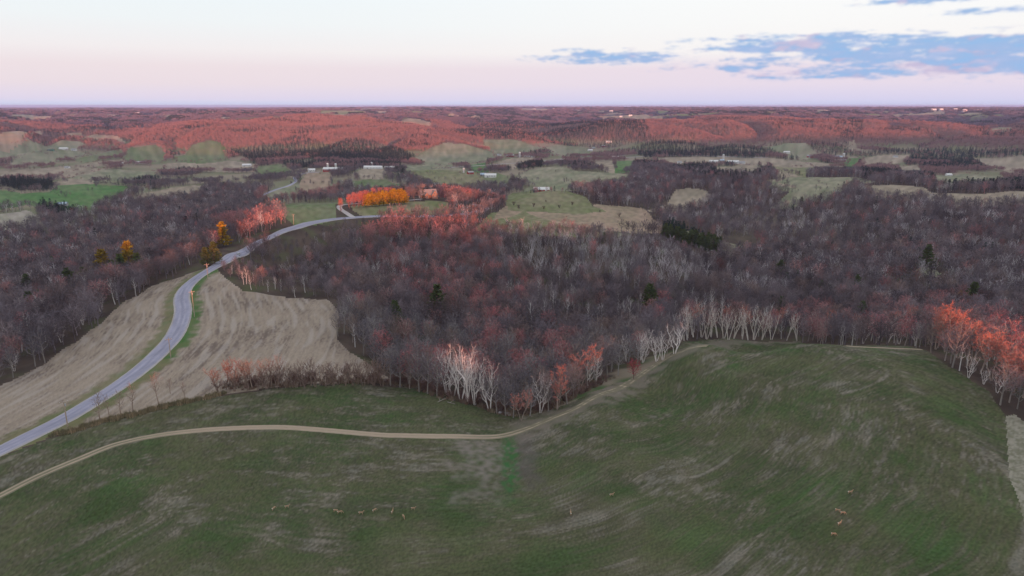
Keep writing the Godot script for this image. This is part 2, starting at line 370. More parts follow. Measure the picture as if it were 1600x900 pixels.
	zone("conifer", 0.6, [1435, -3115, 1911, -3846, 1330, -2635, 1194, -2524, 1244, -2745])  # conifers added to darken the draw in place of its shadow
	zone("conifer", 0.6, [1919, -2999, 2279, -3044, 1982, -2636, 1806, -2660])
	zone("conifer", 0.55, [105, -2849, 364, -4984, 747, -5126, 569, -3116, 528, -2738, 361, -2803])
	zone("conifer", 0.45, [-1899, -2961, -2431, -4038, -2273, -4300, -1721, -3303, -1714, -3017])
	zone("conifer", 0.92, [-946, -2333, -888, -2413, -625, -2620, -459, -2495, -308, -2222, -304, -2055, -466, -2103, -643, -2177, -791, -2139])  # conifer bands at the ridge feet, made denser to deepen the shadow there
	zone("conifer", 0.9, [433, -2614, 544, -2692, 650, -2524, 869, -2420, 824, -2231, 619, -2234, 444, -2290])
	zone("conifer", 0.85, [1118, -2285, 1370, -2481, 1645, -2483, 1701, -2251, 1494, -1970, 1208, -2107, 1314, -2296, 1158, -2282])
	zone("conifer", 0.97, [-1023, -1376, -906, -1259, -830, -1234, -932, -1400, -1065, -1504, -1108, -1486])
	zone("conifer", 0.8, [-813, -1250, -734, -1168, -715, -1187, -792, -1312, -858, -1354])
	zone("conifer", 0.8, [-661, -946, -578, -867, -576, -918, -616, -978, -686, -1013])
	zone("conifer", 0.95, [9, -1659, 73, -1648, 86, -1934, 22, -1948])
	zone("conifer", 0.97, [156, -732, 180, -731, 196, -713, 205.7, -656.4, 186.5, -608.3, 170.7, -626.9, 146.1, -653.4])
	zone("conifer", 0.9, [95.6, -663.7, 131, -688, 153, -702, 159, -730, 106, -703])
	zone("conifer", 0.9, [-3.1, -665.5, 22.6, -684.4, 22, -728, -1, -714])
	zone("conifer", 0.55, [377, -1626, 546, -1966, 584, -1855, 452, -1216, 356, -1062, 322, -1192])
	zone("conifer", 0.55, [788, -1573, 926, -1721, 704, -1272, 575, -1124])
	zone("conifer", 0.6, [695, -1185, 1005, -1591, 1054, -1415, 728, -974, 617, -971])
	zone("conifer", 0.5, [1157, -2017, 1407, -2056, 1311, -1899, 1061, -1816])
	zone("conifer", 0.5, [824, -2231, 915, -2226, 883, -2051, 754, -2038])
	zone("conifer", 0.4, [-801, -2063, -348, -2090, -273, -1839, -322, -1737, -693, -1871])
	zone("white", 0.62, [-5.1, -536.2, 41.5, -546.8, 128.6, -539.1, 145.5, -487.5, 111.5, -443.6, 69, -448, 40.6, -419.2, 9.1, -471.2])
	zone("white", 0.25, [-119.5, -479.1, -77.7, -507.5, -67.3, -436.1, -95, -410.3])
	zone("white", 0.2, [291, -883, 422, -846, 369, -732, 277, -726])
	zone("white", 0.3, [134.5, -218.7, 300.1, -383.7, 194.4, -229.2, 149.2, -213.7])
	zone("white", 0.35, [96.4, -395.3, 183.8, -418.1, 102.8, -231.5, 67.3, -262.1])
	zone("red", 0.92, [-139, -564.6, -122.1, -587.5, -46.4, -614.7, -22.1, -583.7, -15.2, -533.6, -85.3, -561.2, -122.1, -534.7])
	zone("red", 0.8, [-464, -1241, -325, -1290, -284, -1122, -345, -1114, -389, -1034])
	zone("red", 0.9, [-123, -1197, -74, -1212, -38, -802, -68, -724, -82, -758])
	zone("red", 0.8, [-322, -725, -297, -768, -180.2, -544.6, -183.5, -523, -204, -511.7])
	zone("red", 0.26, [-131.9, -533.2, -85.3, -561.2, -15.2, -533.6, 26, -450.5, -6.2, -315.2, -66.7, -382, -121.7, -488.6])
	zone("red", 0.35, [-55, -229.6, -6.2, -315.2, 31.6, -320.4, 26.2, -262.9, -6.8, -225.2, -38, -209.8])
	zone("red", 0.22, [101.3, -399.8, 306.5, -450.8, 334, -403.1, 138.7, -157.7, 149.2, -213.7, 145.9, -226.4, 67.8, -264])
	zone("clear", 1, [-149, -161.9, -137, -164.5, -123.7, -173.6, -93.1, -194.2, -44.1, -217.6, -57.4, -238.3, -104.7, -221.2, -132.8, -200.8, -146.1, -193.1, -146.7, -177.7])
	zone("clear", 1, [-161.4, -600.8, -136.4, -606, -142.4, -646, -163, -722, -263, -1078, -283, -1070])
	zone("low", 10, [-167.9, -382.8, -178.7, -465.1, -138.5, -516.4, -83.3, -356.2, -85.4, -323.7, -122.8, -350.4, -140.3, -343.8])
	zone("low", 6.5, [-167.9, -382.8, -179.6, -445.8, -170.4, -543.3, -156.8, -591.5, -122.2, -615.7, -109.7, -577.3, -143.9, -538.6, -157, -495.3, -139, -377.9, -147.4, -353.7])
	zone("low", 6.0, [-107.2, -691, -66, -707, -59.1, -659.9, -103.2, -643.5])
	zone("tall", 14, [156, -732, 180, -731, 196, -713, 205.7, -656.4, 186.5, -608.3, 170.7, -626.9, 146.1, -653.4])
	zone("low", 6, [81.5, -613, 146.1, -653.4, 170.7, -626.9, 186.5, -608.3, 173.7, -546.7, 150.3, -549.2, 123, -559.4, 73.7, -551.8])
	zone("tall", 15, [-114, -602.1, -95.3, -630, -49, -647.9, -22.6, -684.4, -14.7, -622.8, -45.9, -604.7, -89.9, -591.5, -110.9, -584.3])
	zone("low", 7, [340, -930, 451, -966, 591, -929, 740, -919, 629, -775, 515, -804, 309, -838])
	zone("tall", 16, [-71.3, -689.3, -44, -712, -38, -802, -70, -1152, -109, -1161, -77, -749])
	zone("tall", 16, [-398, -1072, -345, -1114, -278, -1120, -295, -1188, -376, -1219, -441, -1193])
	zone("red", 0.9, [-131, -577.3, -91.4, -605, -46.3, -612.9, -20.5, -619.9, -13.7, -577.8, -43.5, -572.9, -105.7, -556.9, -124.4, -558.3])
	zone("open", 0.75, [204, -769, 267, -749, 249.1, -650, 180.9, -589.3])
	zone("open", 0.6, [-394, -1238, -208, -1400, -50, -1350, 112, -1202, 376, -2031, 236, -2556, -301, -2031, -674, -1818, -483, -1292])
	zone("open", 0.65, [-1150, -1433, -1476, -1993, -862, -2337, -503, -1348, -643, -1207, -599, -980, -719, -885])
	zone("open", 0.35, [409, -2216, 1078, -2201, 1413, -1860, 806, -1052, 646, -1157, 478, -1355])

func n2(x: float, z: float) -> float:
	return noise.get_noise_2d(x * 40.0, z * 40.0)      # one unit is about one blob

func mix3(a: Color, b: Color, t: float) -> Color:
	return a.lerp(b, clampf(t, 0.0, 1.0))

var road_line: Curve3D
var track_line: Curve3D
var left_rows: Curve3D
var right_rows: Curve3D
const WATERWAY := [-1, -186.5, -0.5, -175.9, -0.5, -163.7]

func curve(flat: Array, y := 0.0) -> Curve3D:
	var c := Curve3D.new()
	c.bake_interval = 2.0
	var n := flat.size() / 2
	for k in n:
		var p := Vector3(flat[2 * k], y, flat[2 * k + 1])
		var before := p if k == 0 else Vector3(flat[2 * k - 2], y, flat[2 * k - 1])
		var after := p if k == n - 1 else Vector3(flat[2 * k + 2], y, flat[2 * k + 3])
		var t := (after - before).normalized()
		c.add_point(p, -t * (p - before).length() * 0.33, t * (after - p).length() * 0.33)
	return c

const SOIL := Color(0.185, 0.150, 0.125)
func crop_color(x: float, z: float) -> Color:
	var p := Vector3(x, 0, z)
	var wz := clampf((z - WATERWAY[1]) / (WATERWAY[5] - WATERWAY[1]), -0.3, 2.0)
	var across: float = x - lerpf(WATERWAY[0], WATERWAY[4], wz)
	var rows := left_rows if across < 0.0 else right_rows
	var along := rows.get_closest_offset(p)
	var near := rows.sample_baked(along)
	var d := near.distance_to(p)
	along += n2(x * 0.02, z * 0.02) * 6.0
	var e := d + 0.8 * n2(x * 0.05, z * 0.05)
	var streak := 0.22 * n2(along * 0.020, e * 0.15) + 0.26 * n2(along * 0.06 + 9.0, e * 0.30) + 0.34 * n2(along * 0.13, e * 0.62 + 40.0) + 0.34 * n2(along * 0.30, e * 1.3) + 0.22 * n2(along * 0.16, e * 2.4 + 8.0)
	var lanes := 0.26 * n2(x * 1.5 + z * 0.15, z * 0.04) * smoothstep(20.0, 90.0, x) * smoothstep(-240.0, -195.0, z)
	var patch := 0.34 * n2(x * 0.022 + 5.0, z * 0.022) + 0.34 * n2(x * 0.055, z * 0.055 + 31.0) + 0.26 * n2(x * 0.14, z * 0.14 + 3.0)
	var green := mix3(Color(0.060, 0.088, 0.036), Color(0.088, 0.099, 0.049), 0.5 + n2(x * 0.03 + 70.0, z * 0.03))
	green = mix3(green, Color(0.056, 0.120, 0.038), 0.7 * n2(x * 0.045 + 170.0, z * 0.03) - 0.28 + 0.5 * smoothstep(-215.0, -240.0, z) * smoothstep(60.0, 90.0, x))
	var dull := mix3(Color(0.118, 0.104, 0.072), Color(0.092, 0.082, 0.058), 0.5 + n2(x * 0.09, z * 0.09))
	var c := mix3(green, dull, 0.46 + 0.9 * patch + 0.7 * streak + 0.6 * lanes)
	var pale := mix3(Color(0.245, 0.22, 0.178), Color(0.20, 0.195, 0.160), 0.5 + n2(x * 0.1, z * 0.1))
	c = mix3(c, pale, smoothstep(0.10, 0.85, 0.85 * streak + 0.85 * patch + 0.8 * lanes) * 0.62)
	var tram := absf(fposmod(e + 0.6 * n2(along * 0.05, 4.0), 15.0) - 7.5)
	c = mix3(c, Color(0.20, 0.18, 0.14), 0.16 * (smoothstep(0.75, 0.25, absf(tram - 1.0))) * clampf(0.55 + 1.4 * n2(along * 0.04, d * 0.02 + 77.0), 0.0, 1.0))
	c = c * (1.0 + 0.08 * n2(x * 0.035 + 400.0, z * 0.05) + 0.26 * n2(x * 1.4, z * 1.0) + 0.20 * n2(along * 0.4, e * 2.6))
	# the edge strip along the track, the grassed waterway and the washed soil beside it
	c = mix3(c, Color(0.22, 0.185, 0.155), 0.62 * smoothstep(9.0, 2.0, d + 5.0 * n2(x * 0.12, z * 0.12)) * smoothstep(-4.0, 6.0, across))
	var down := smoothstep(-195.0, -176.0, z) * (1.0 - smoothstep(-158.0, -146.0, z + 6.0 * n2(x * 0.2, z * 0.2)))
	var wash := smoothstep(12.0, 3.0, absf(across + 7.0 + 6.0 * n2(x * 0.12, z * 0.12) + 2.0 * n2(x * 0.5, z * 0.5))) * (1.0 - smoothstep(-166.0, -138.0, z + 14.0 * n2(x * 0.1, z * 0.1)))
	c = mix3(c, Color(0.23, 0.20, 0.175), wash * 0.62 * (0.75 + 0.7 * n2(x * 0.35, z * 0.35)) * smoothstep(-186.0, -176.0, z))
	c = mix3(c, Color(0.115, 0.095, 0.095), 0.5 * down * smoothstep(4.5, 0.5, absf(across - 5.0 + 2.0 * n2(z * 0.15, 8.0))))
	c = mix3(c, Color(0.050, 0.128, 0.046), smoothstep(3.4, 0.6, absf(across + 0.8 * n2(z * 0.4, 3.0) + 0.4 * n2(x * 1.2, z * 1.2))) * down * (0.62 + 0.7 * n2(x * 0.5, z * 0.3)))
	return c

func stubble_color(x: float, z: float) -> Color:
	var p := Vector3(x, 0, z)
	var along := road_line.get_closest_offset(p)
	var near := road_line.sample_baked(along)
	var d := near.distance_to(p)
	var right := x > near.x
	var bend := n2(x * 0.02, z * 0.02) * 1.5
	var e := d + 0.2 * n2(x * 0.05, z * 0.05)
	var streak := 0.22 * n2((along + bend) * 0.02, e * 0.14) + 0.22 * n2(along * 0.03, e * 0.5) + 0.30 * n2(along * 0.07, e * 1.0) + 0.34 * n2(along * 0.35, e * 1.6)
	var patch := 0.5 * n2(x * 0.02 + 40.0, z * 0.02) + 0.3 * n2(x * 0.07, z * 0.05) + 0.14 * n2(x * 0.5, z * 0.5)
	var c := mix3(Color(0.345, 0.282, 0.222), Color(0.235, 0.188, 0.148), 0.5 + streak + 0.4 * patch)
	c = mix3(c, Color(0.125, 0.094, 0.086), smoothstep(0.16, 0.62, 0.85 * streak + 0.8 * patch) * 0.62)
	c = mix3(c, Color(0.40, 0.35, 0.31), smoothstep(0.2, 0.6, n2(along * 0.03 + 50.0, d * 0.3 + 7.0)) * 0.5)
	var verge := smoothstep(9.5, 6.0, d + 2.0 * n2(x * 0.15, z * 0.15))
	var turf := mix3(Color(0.055, 0.135, 0.035), Color(0.16, 0.155, 0.075), (0.2 if right and z < -245.0 else 0.85) + 0.5 * n2(x * 0.1, z * 0.1))
	return mix3(c, turf, verge * (0.9 if right else 0.75))

const COVER := {
	"green": [Color(0.125, 0.175, 0.075), Color(0.19, 0.20, 0.12)], "olive": [Color(0.165, 0.185, 0.088), Color(0.24, 0.215, 0.135)],
	"sage": [Color(0.185, 0.205, 0.125), Color(0.29, 0.265, 0.19)], "bright": [Color(0.085, 0.185, 0.060), Color(0.14, 0.20, 0.09)],
	"tan": [Color(0.345, 0.285, 0.215), Color(0.265, 0.225, 0.165)], "rust": [Color(0.36, 0.262, 0.195), Color(0.27, 0.22, 0.15)],
	"pale": [Color(0.38, 0.335, 0.285), Color(0.27, 0.255, 0.19)],
}

func cover_color(cover: String, x: float, z: float, h: float) -> Color:
	if cover == "crop": return crop_color(x, z)
	if cover == "stubble": return stubble_color(x, z)
	var r := sqrt(x * x + z * z)
	if cover == "pale" and r < 400.0:
		var w := 0.5 + 0.6 * n2(x * 0.25, z * 0.25) + 0.7 * n2(x * 1.1, z * 1.1) + 0.3 * n2(x * 0.06, z * 0.06)
		return mix3(Color(0.17, 0.165, 0.115), Color(0.30, 0.275, 0.22), w)
	if COVER.has(cover):
		var k := 40.0 / (r + 200.0)
		var strip := smoothstep(-0.35, 0.35, sin((h + 3.0 * n2(x * 0.006, z * 0.006)) * 0.8 + n2(x * 0.012, z * 0.012)))
		var t := 0.5 + 0.5 * n2(x * k * 0.4, z * k * 0.7) + 0.35 * n2(x * k * 1.4, z * k * 3.2 + 5.0) + 0.3 * n2(x * k * 5.0, z * k * 8.0) + 0.22 * (strip - 0.5)
		return mix3(COVER[cover][0], COVER[cover][1], t) * (1.0 + 0.2 * n2(x * k * 3.0 + 70.0, z * k * 4.0))
	if cover == "plateau":
		if open_plateau(x, z, h):
			return mix3(Color(0.36, 0.29, 0.22), Color(0.17, 0.20, 0.10), 0.5 + 1.6 * n2(x * 0.0016, z * 0.0011 + 30.0))
		return Color(0.085, 0.075, 0.082)
	var litter := mix3(Color(0.070, 0.054, 0.046), Color(0.11, 0.085, 0.068), 0.5 + n2(x * 0.03, z * 0.03) + 0.4 * n2(x * 0.2, z * 0.2))
	if r > 700.0:                                   # rough grass between the valley's hedges
		var grass := mix3(Color(0.19, 0.195, 0.115), Color(0.27, 0.23, 0.165), 0.5 + 1.3 * n2(x * 0.006, z * 0.004))
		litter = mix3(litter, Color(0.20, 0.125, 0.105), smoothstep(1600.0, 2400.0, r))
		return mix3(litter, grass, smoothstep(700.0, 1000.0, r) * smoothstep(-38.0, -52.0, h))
	if r < 330.0:
		var p := Vector3(x, 0, z)
		var d := track_line.get_closest_point(p).distance_to(p)
		var turf := mix3(Color(0.24, 0.20, 0.15), Color(0.075, 0.12, 0.05), 0.35 + 1.3 * n2(x * 0.05 + 20.0, z * 0.05))
		litter = mix3(litter, turf, smoothstep(17.0, 9.0, d + 5.0 * n2(x * 0.1, z * 0.1)))
	return mix3(litter, Color(0.10, 0.125, 0.055), 0.8 * n2(x * 0.05 + 20.0, z * 0.05) - 0.15)

func open_plateau(x: float, z: float, h: float) -> bool:
	return h > 12.0 and n2(x * 0.0011 + 12.0, z * 0.0017) + 0.35 * n2(x * 0.004, z * 0.007) > 0.20

func field_at(x: float, z: float) -> int:
	var p := Vector2(x, z)
	for k in fields.size():
		if fields[k].box.has_point(p) and Geometry2D.is_point_in_polygon(p, fields[k].poly): return k
	return -1

# ---------------------------------------------------------------- the ground meshes
var radii := PackedFloat32Array()
const COLS := 760
var cover_of := PackedInt32Array()

func terrain() -> void:
	var r := 6.0
	while r < 34000.0:
		radii.append(r)
		r += (3.0 if r < 108.0 else clampf((r * r + EYE * EYE) / 47000.0, 0.45, r * (0.011 if r < 4500.0 else 0.017)))
	var rows := radii.size()
	var step := 2.0 * VIEW_EDGE / COLS
	var v := PackedVector3Array()
	var n := PackedVector3Array()
	v.resize(rows * (COLS + 1)); n.resize(rows * (COLS + 1))
	for a in COLS + 1:
		var s := sin(-VIEW_EDGE + a * step)
		var c := -cos(-VIEW_EDGE + a * step)
		for l in rows:
			v[a * rows + l] = on(s * radii[l], c * radii[l])
	for a in COLS + 1:
		for l in rows:
			var u := v[mini(a + 1, COLS) * rows + l] - v[maxi(a - 1, 0) * rows + l]
			var w := v[a * rows + mini(l + 1, rows - 1)] - v[a * rows + maxi(l - 1, 0)]
			n[a * rows + l] = u.cross(w).normalized()
	cover_of.resize(COLS * rows)
	var cells := {}
	for a in COLS:
		for l in rows - 1:
			var p := (v[a * rows + l] + v[(a + 1) * rows + l + 1]) * 0.5
			var rr := radii[l]
			var q := p
			var wob := (0.0028 if rr < 230.0 else 0.006) * rr
			if rr > 60.0 and rr < 4200.0:
				q += Vector3(n2(p.x / rr * 30.0, p.z / rr * 30.0), 0, n2(p.x / rr * 30.0 + 50.0, p.z / rr * 30.0)) * wob
			var k := field_at(q.x, q.z) if rr < 26000.0 else -1
			if k < 0: k = -1 if rr < 1250.0 else (-2 if rr < 3900.0 else -3)
			cover_of[a * rows + l] = k
			if not cells.has(k): cells[k] = PackedInt32Array()
			cells[k].append(a * rows + l)
	var mat := paint(1, 1, 1, 1.0, 0.1)
	var place := PackedInt32Array()
	place.resize(v.size())
	var order := cells.keys()
	order.sort()
	for k in order:
		place.fill(-1)
		var g := Geo.new()
		var cover: String = fields[k].cover if k >= 0 else ["", "floor", "floor", "plateau"][-k]
		for cell in cells[k]:
			var q := PackedInt32Array([cell, cell + 1, cell + rows, cell + rows + 1])
			for e in 4:
				if place[q[e]] < 0:
					place[q[e]] = g.v.size()
					var p := v[q[e]]
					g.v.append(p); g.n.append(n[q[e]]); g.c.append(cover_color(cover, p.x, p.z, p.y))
				q[e] = place[q[e]]
			g.i.append_array(PackedInt32Array([q[0], q[1], q[3], q[0], q[3], q[2]]))
		if k >= 0: structure(fields[k].called, g.mesh(), mat, fields[k].label)
		elif k == -1: structure("woodland_ground", g.mesh(), mat, "brown leaf litter ground under the leafless woods")
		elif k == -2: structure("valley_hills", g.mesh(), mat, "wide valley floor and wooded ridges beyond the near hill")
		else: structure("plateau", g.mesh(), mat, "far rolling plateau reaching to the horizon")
	# the rest of the circle, behind the camera
	var b := Geo.new()
	var ring := []
	r = 6.0
	while r < 34000.0:
		ring.append(r)
		r *= 1.1
	var turn := TAU - 2.0 * VIEW_EDGE
	for a in 241:
		for l in ring.size():
			var az := VIEW_EDGE + turn * a / 240.0
			if az > PI: az -= TAU
			b.v.append(on(sin(az) * ring[l], -cos(az) * ring[l]))
			b.c.append(Color(0.12, 0.12, 0.07))
			if a < 240 and l + 1 < ring.size():
				var k: int = a * ring.size() + l
				b.i.append_array(PackedInt32Array([k, k + 1, k + ring.size() + 1, k, k + ring.size() + 1, k + ring.size()]))
	structure("hills", b.mesh(), mat, "unseen hill behind the camera, its rim shaped to cast shade")

func cover_here(x: float, z: float) -> int:
	var az := atan2(x, -z)
	if absf(az) >= VIEW_EDGE: return -9
	var l := radii.bsearch(sqrt(x * x + z * z)) - 1
	return cover_of[int((az + VIEW_EDGE) / (2.0 * VIEW_EDGE) * COLS) * radii.size() + clampi(l, 0, radii.size() - 2)]

# ---------------------------------------------------------------- roads
func ribbon(line: Curve3D, bands: Array, up: float, step := 1.5) -> Geo:   # bands: [offset, colour, lift], one strip between each two
	var g := Geo.new()
	var length := line.get_baked_length()
	var n := int(length / step)
	var w := bands.size()
	for k in n + 1:
		var at := line.sample_baked(length * k / n)
		var ahead := line.sample_baked(minf(length * k / n + 1.0, length)) - line.sample_baked(maxf(length * k / n - 1.0, 0.0))
		var side := Vector3(-ahead.z, 0, ahead.x).normalized()
		for e in w:
			var p: Vector3 = at + side * (bands[e][0] + (0.12 * n2(k * 0.35, e * 7.0) if bands[e].size() > 3 else 0.0))
			g.v.append(on(p.x, p.z, up + bands[e][2]))
			g.n.append(Vector3.UP)
			var c: Color = bands[e][1]
			g.c.append(c * (1.0 + 0.16 * n2(k * 0.07, e * 3.0) + 0.10 * n2(k * 0.5, e * 9.0)))
			if k < n and e + 1 < w:
				var q := k * w + e
				g.i.append_array(PackedInt32Array([q, q + w, q + w + 1, q, q + w + 1, q + 1]))
	return g

func roads() -> void:
	var mat := paint(1, 1, 1, 0.9, 0.3)
	var asphalt := Color(0.325, 0.315, 0.385)
	var worn := Color(0.285, 0.28, 0.36)
	var gravel := Color(0.36, 0.33, 0.32)
	structure("road", ribbon(road_line, [[-4.3, gravel, -0.25, 1], [-3.3, gravel, 0.0, 1], [-3.1, asphalt, 0.02], [-1.9, worn, 0.04], [-1.0, asphalt, 0.05], [-0.25, worn * 0.92, 0.06], [0.25, worn * 0.92, 0.06], [1.0, asphalt, 0.05], [1.9, worn, 0.04], [3.1, asphalt, 0.02], [3.3, gravel, 0.0, 1], [4.3, gravel, -0.25, 1]], 0.16).mesh(), mat, "grey two lane country road winding up to the ridge")
	structure("driveway", ribbon(curve([-145.3, -620.4, -155.9, -638.8, -167.8, -662.8, -174, -693, -169, -713, -153, -726, -130, -728, -110, -732, -97, -742]), [[-2.6, gravel, -0.1, 1], [-2.0, gravel * 1.15, 0.05], [2.0, gravel * 1.15, 0.05], [2.6, gravel, -0.1, 1]], 0.2).mesh(), mat, "pale driveway forking off the road to the house")
	var dust := Color(0.37, 0.285, 0.21)
	var mid := Color(0.19, 0.178, 0.112)
	var verge := Color(0.15, 0.145, 0.095)
	var lane := ribbon(track_line, [[-1.9, verge, -0.1, 1], [-1.25, mid, 0.02, 1], [-1.05, dust, 0.02, 1], [-0.6, dust, 0.02, 1], [-0.35, mid, 0.06, 1], [0.35, mid, 0.06, 1], [0.6, dust, 0.02, 1], [1.05, dust, 0.02, 1], [1.25, mid, 0.02, 1], [1.9, verge, -0.1, 1]], 0.06, 1.0)
	for k in lane.v.size():                         # bare sand in the hollow, grassed over where it climbs
		var p := lane.v[k]
		var bare := smoothstep(-112.0, -85.0, p.x) * (1.0 - smoothstep(-24.0, 2.0, p.x))
		var c := lane.c[k].lerp(dust * 1.08, 0.75 * bare * (1.0 if absf(fmod(float(k), 10.0) - 4.5) < 4.0 else 0.2))
		lane.c[k] = c.lerp(Color(0.175, 0.155, 0.105), clampf(0.9 * smoothstep(-10.0, 15.0, p.x) * (0.68 + 1.3 * n2(p.x * 0.3, p.z * 0.3)), 0.0, 0.9) + 0.25 * maxf(0.0, n2(p.x * 0.9, p.z * 0.9)))
	structure("dirt_track", lane.mesh(), mat, "sandy two rut dirt track crossing the crop field")
	structure("dirt_track", ribbon(curve([131.2, -254.2, 139.2, -254.8, 149.9, -255.8, 162.5, -255.5]), [[-1.4, mid, -0.1, 1], [-0.8, dust, 0.05, 1], [0.8, dust, 0.05, 1], [1.4, mid, -0.1, 1]], 0.1).mesh(), mat, "short pale dirt strip along the top right of the crop field")
	structure("road", ribbon(curve([-434, -1174, -439, -1269, -434, -1336, -444, -1412, -471, -1495, -476, -1602, -446, -1603]), [[-3.6, gravel, -0.4], [-2.9, asphalt, 0.1], [2.9, asphalt, 0.1], [3.6, gravel, -0.4]], 0.4, 6.0).mesh(), mat, "valley road climbing to the barn with two silos")
	structure("highway", ribbon(curve([-171, -1843, -37, -1992, 97, -2097, 259, -2342, 435, -2360, 633, -2288, 836, -2265]), [[-9.0, Color(0.25, 0.23, 0.17), -0.6], [-6.5, gravel, 0.1], [6.5, gravel, 0.1], [9.0, Color(0.25, 0.23, 0.17), -0.6]], 1.0, 15.0).mesh(), mat, "pale highway along the floor of the far valley")

# ---------------------------------------------------------------- trees
func dir(az: float, up: float) -> Vector3:
	return Vector3(cos(az) * cos(up), sin(up), sin(az) * cos(up))

# A leafless tree one metre per unit: trunk and limbs in wood, branches and twigs in crown.
func leafless(height: float, spread: float, stems: int, limbs: int, branches: int, twigs: int, width: float, bark: Color, tip: Color, start := 0.3, dome := 0.7) -> Array:
	var wood := Geo.new()
	var crown := Geo.new()
	var sides := 5 if twigs > 4 else 3
	for s in stems:
		var lean_az := rng.randf() * TAU
		var lean := 0.03 + (0.10 + 0.22 * rng.randf() if stems > 1 else 0.06 * rng.randf())
		var hh := height * (1.0 if s == 0 else rng.randf_range(0.72, 0.98))
		var base := Vector3(cos(lean_az), 0, sin(lean_az)) * (0.25 if stems > 1 else 0.0)
		var r0 := (0.017 if stems == 1 else 0.0190) * hh / sqrt(float(stems)) + 0.03
		var spine := [base - Vector3(0, 0.5, 0)]
		for k in 4:
			var f := (k + 1) / 4.0
			spine.append(base + Vector3(cos(lean_az) * lean * hh * f + rng.randf_range(-.02, .02) * hh, hh * 0.86 * f, sin(lean_az) * lean * hh * f + rng.randf_range(-.02, .02) * hh))
		for k in 4:
			wood.tube(spine[k], spine[k + 1], r0 * (1.0 - 0.22 * k), r0 * (1.0 - 0.22 * (k + 1)), sides, bark * (0.9 + 0.2 * rng.randf()))
		for k in limbs:
			var f := start + (0.97 - start) * (k + rng.randf() * 0.8) / limbs
			var seg := minf(f * 4.0, 3.999)
			var p: Vector3 = spine[int(seg)].lerp(spine[int(seg) + 1], seg - int(seg))
			var az := k * 2.4 + rng.randf() * 0.9
			var up := lerpf(0.45 if stems == 1 else 0.85, 1.25, f) + rng.randf_range(-0.2, 0.2)
			var reach := spread * (1.12 - 0.62 * absf(f - 0.5) * 2.0) * rng.randf_range(0.75, 1.1) / cos(minf(up, 1.05)) * 0.72
			var m := p + dir(az, up * 0.85) * reach * 0.5
			var e := m + dir(az + rng.randf_range(-.3, .3), minf(up + 0.3, 1.4)) * reach * 0.5
			e.y = minf(e.y, height)
			var lr := r0 * (1.05 - f) * 0.62 + 0.045
			wood.tube(p, m, lr, lr * 0.7, 3, bark * (0.85 + 0.3 * rng.randf()))
			wood.tube(m, e, lr * 0.7, lr * 0.25, 3, bark * (0.85 + 0.3 * rng.randf()))
			for b in branches:
				var t := (b + 0.6 + rng.randf() * 0.6) / (branches + 0.6)
				var q := (p.lerp(m, t * 2.0) if t < 0.5 else m.lerp(e, minf(t * 2.0 - 1.0, 1.0)))
				var baz := az + rng.randf_range(-1.5, 1.5)
				var bup := rng.randf_range(0.1, 1.25)
				var bl := spread * rng.randf_range(0.26, 0.46)
				var bd := dir(baz, bup) * bl
				crown.twig(q, bd, width * 1.7, bark.lerp(tip, 0.4) * (0.8 + 0.4 * rng.randf()), rng.randf() * 6.0)
				for w in twigs:
					var wl := spread * rng.randf_range(0.16, 0.32)
					var c := tip * (0.72 + 0.56 * rng.randf())
					c.a = 1.0
					if stems == 1 and rng.randf() < dome:       # fills the rounded outline of the crown
						var out := dir(rng.randf() * TAU, asin(rng.randf_range(-0.85, 1.0)))
						var at := Vector3(0, height * 0.64, 0) + out * Vector3(spread, height * 0.34, spread) * pow(rng.randf(), 0.42)
						crown.twig(at, (out * 0.7 + dir(rng.randf() * TAU, rng.randf_range(-0.6, 1.2))).normalized() * wl, width, c, rng.randf() * 6.0)
					else:
						crown.twig(q + bd * rng.randf_range(0.25, 1.0), dir(baz + rng.randf_range(-1.7, 1.7), bup + rng.randf_range(-0.8, 0.6)) * wl, width, c, rng.randf() * 6.0)
	return [wood.mesh(), crown.mesh()]

func evergreen(height: float, spread: float, whorls: int, each: int, fans: int, ragged: float) -> Array:
	var wood := Geo.new()
	var crown := Geo.new()
	wood.tube(Vector3(0, -0.5, 0), Vector3(0, height * 0.95, 0), 0.018 * height, 0.02, 5, Color.WHITE)
	for k in whorls:
		var f := (k + 0.5) / whorls
		var y := height * lerpf(0.12, 0.97, f)
		var out := spread * pow(1.0 - f, 0.62) * rng.randf_range(1.0 - ragged, 1.0 + ragged * 0.5) + 0.25
		for b in each:
			var az := TAU * (b + 0.5 * (k % 2)) / each + rng.randf_range(-.35, .35)
			var reach := out * rng.randf_range(1.0 - ragged, 1.05)
			var p := Vector3(0, y + rng.randf_range(-.02, .02) * height, 0)
			var e := p + dir(az, lerpf(-0.12, 0.65, f)) * reach
			var tone := Color(1, 1, 1) * (0.75 + 0.5 * rng.randf())
			tone.a = 1.0
			wood.twig(p, e - p, 0.12, Color.WHITE, 1.0)
			for n in fans:
				var t := lerpf(0.3, 1.0, (n + rng.randf()) / fans)
				var q := p.lerp(e, t)
				var w := dir(az + rng.randf_range(-1.3, 1.3), rng.randf_range(-0.5, 0.9)) * spread * rng.randf_range(0.16, 0.34)
				crown.twig(q - w * 0.3, w, spread * rng.randf_range(0.13, 0.24), tone * (0.85 + 0.3 * rng.randf()), rng.randf() * 6.0)
	return [wood.mesh(), crown.mesh()]

func joined(pair: Array) -> ArrayMesh:              # wood and crown as one mesh for the copies in a mass of trees
	var m := ArrayMesh.new()
	for k in 2: m.add_surface_from_arrays(Mesh.PRIMITIVE_TRIANGLES, pair[k].surface_get_arrays(0))
	return m

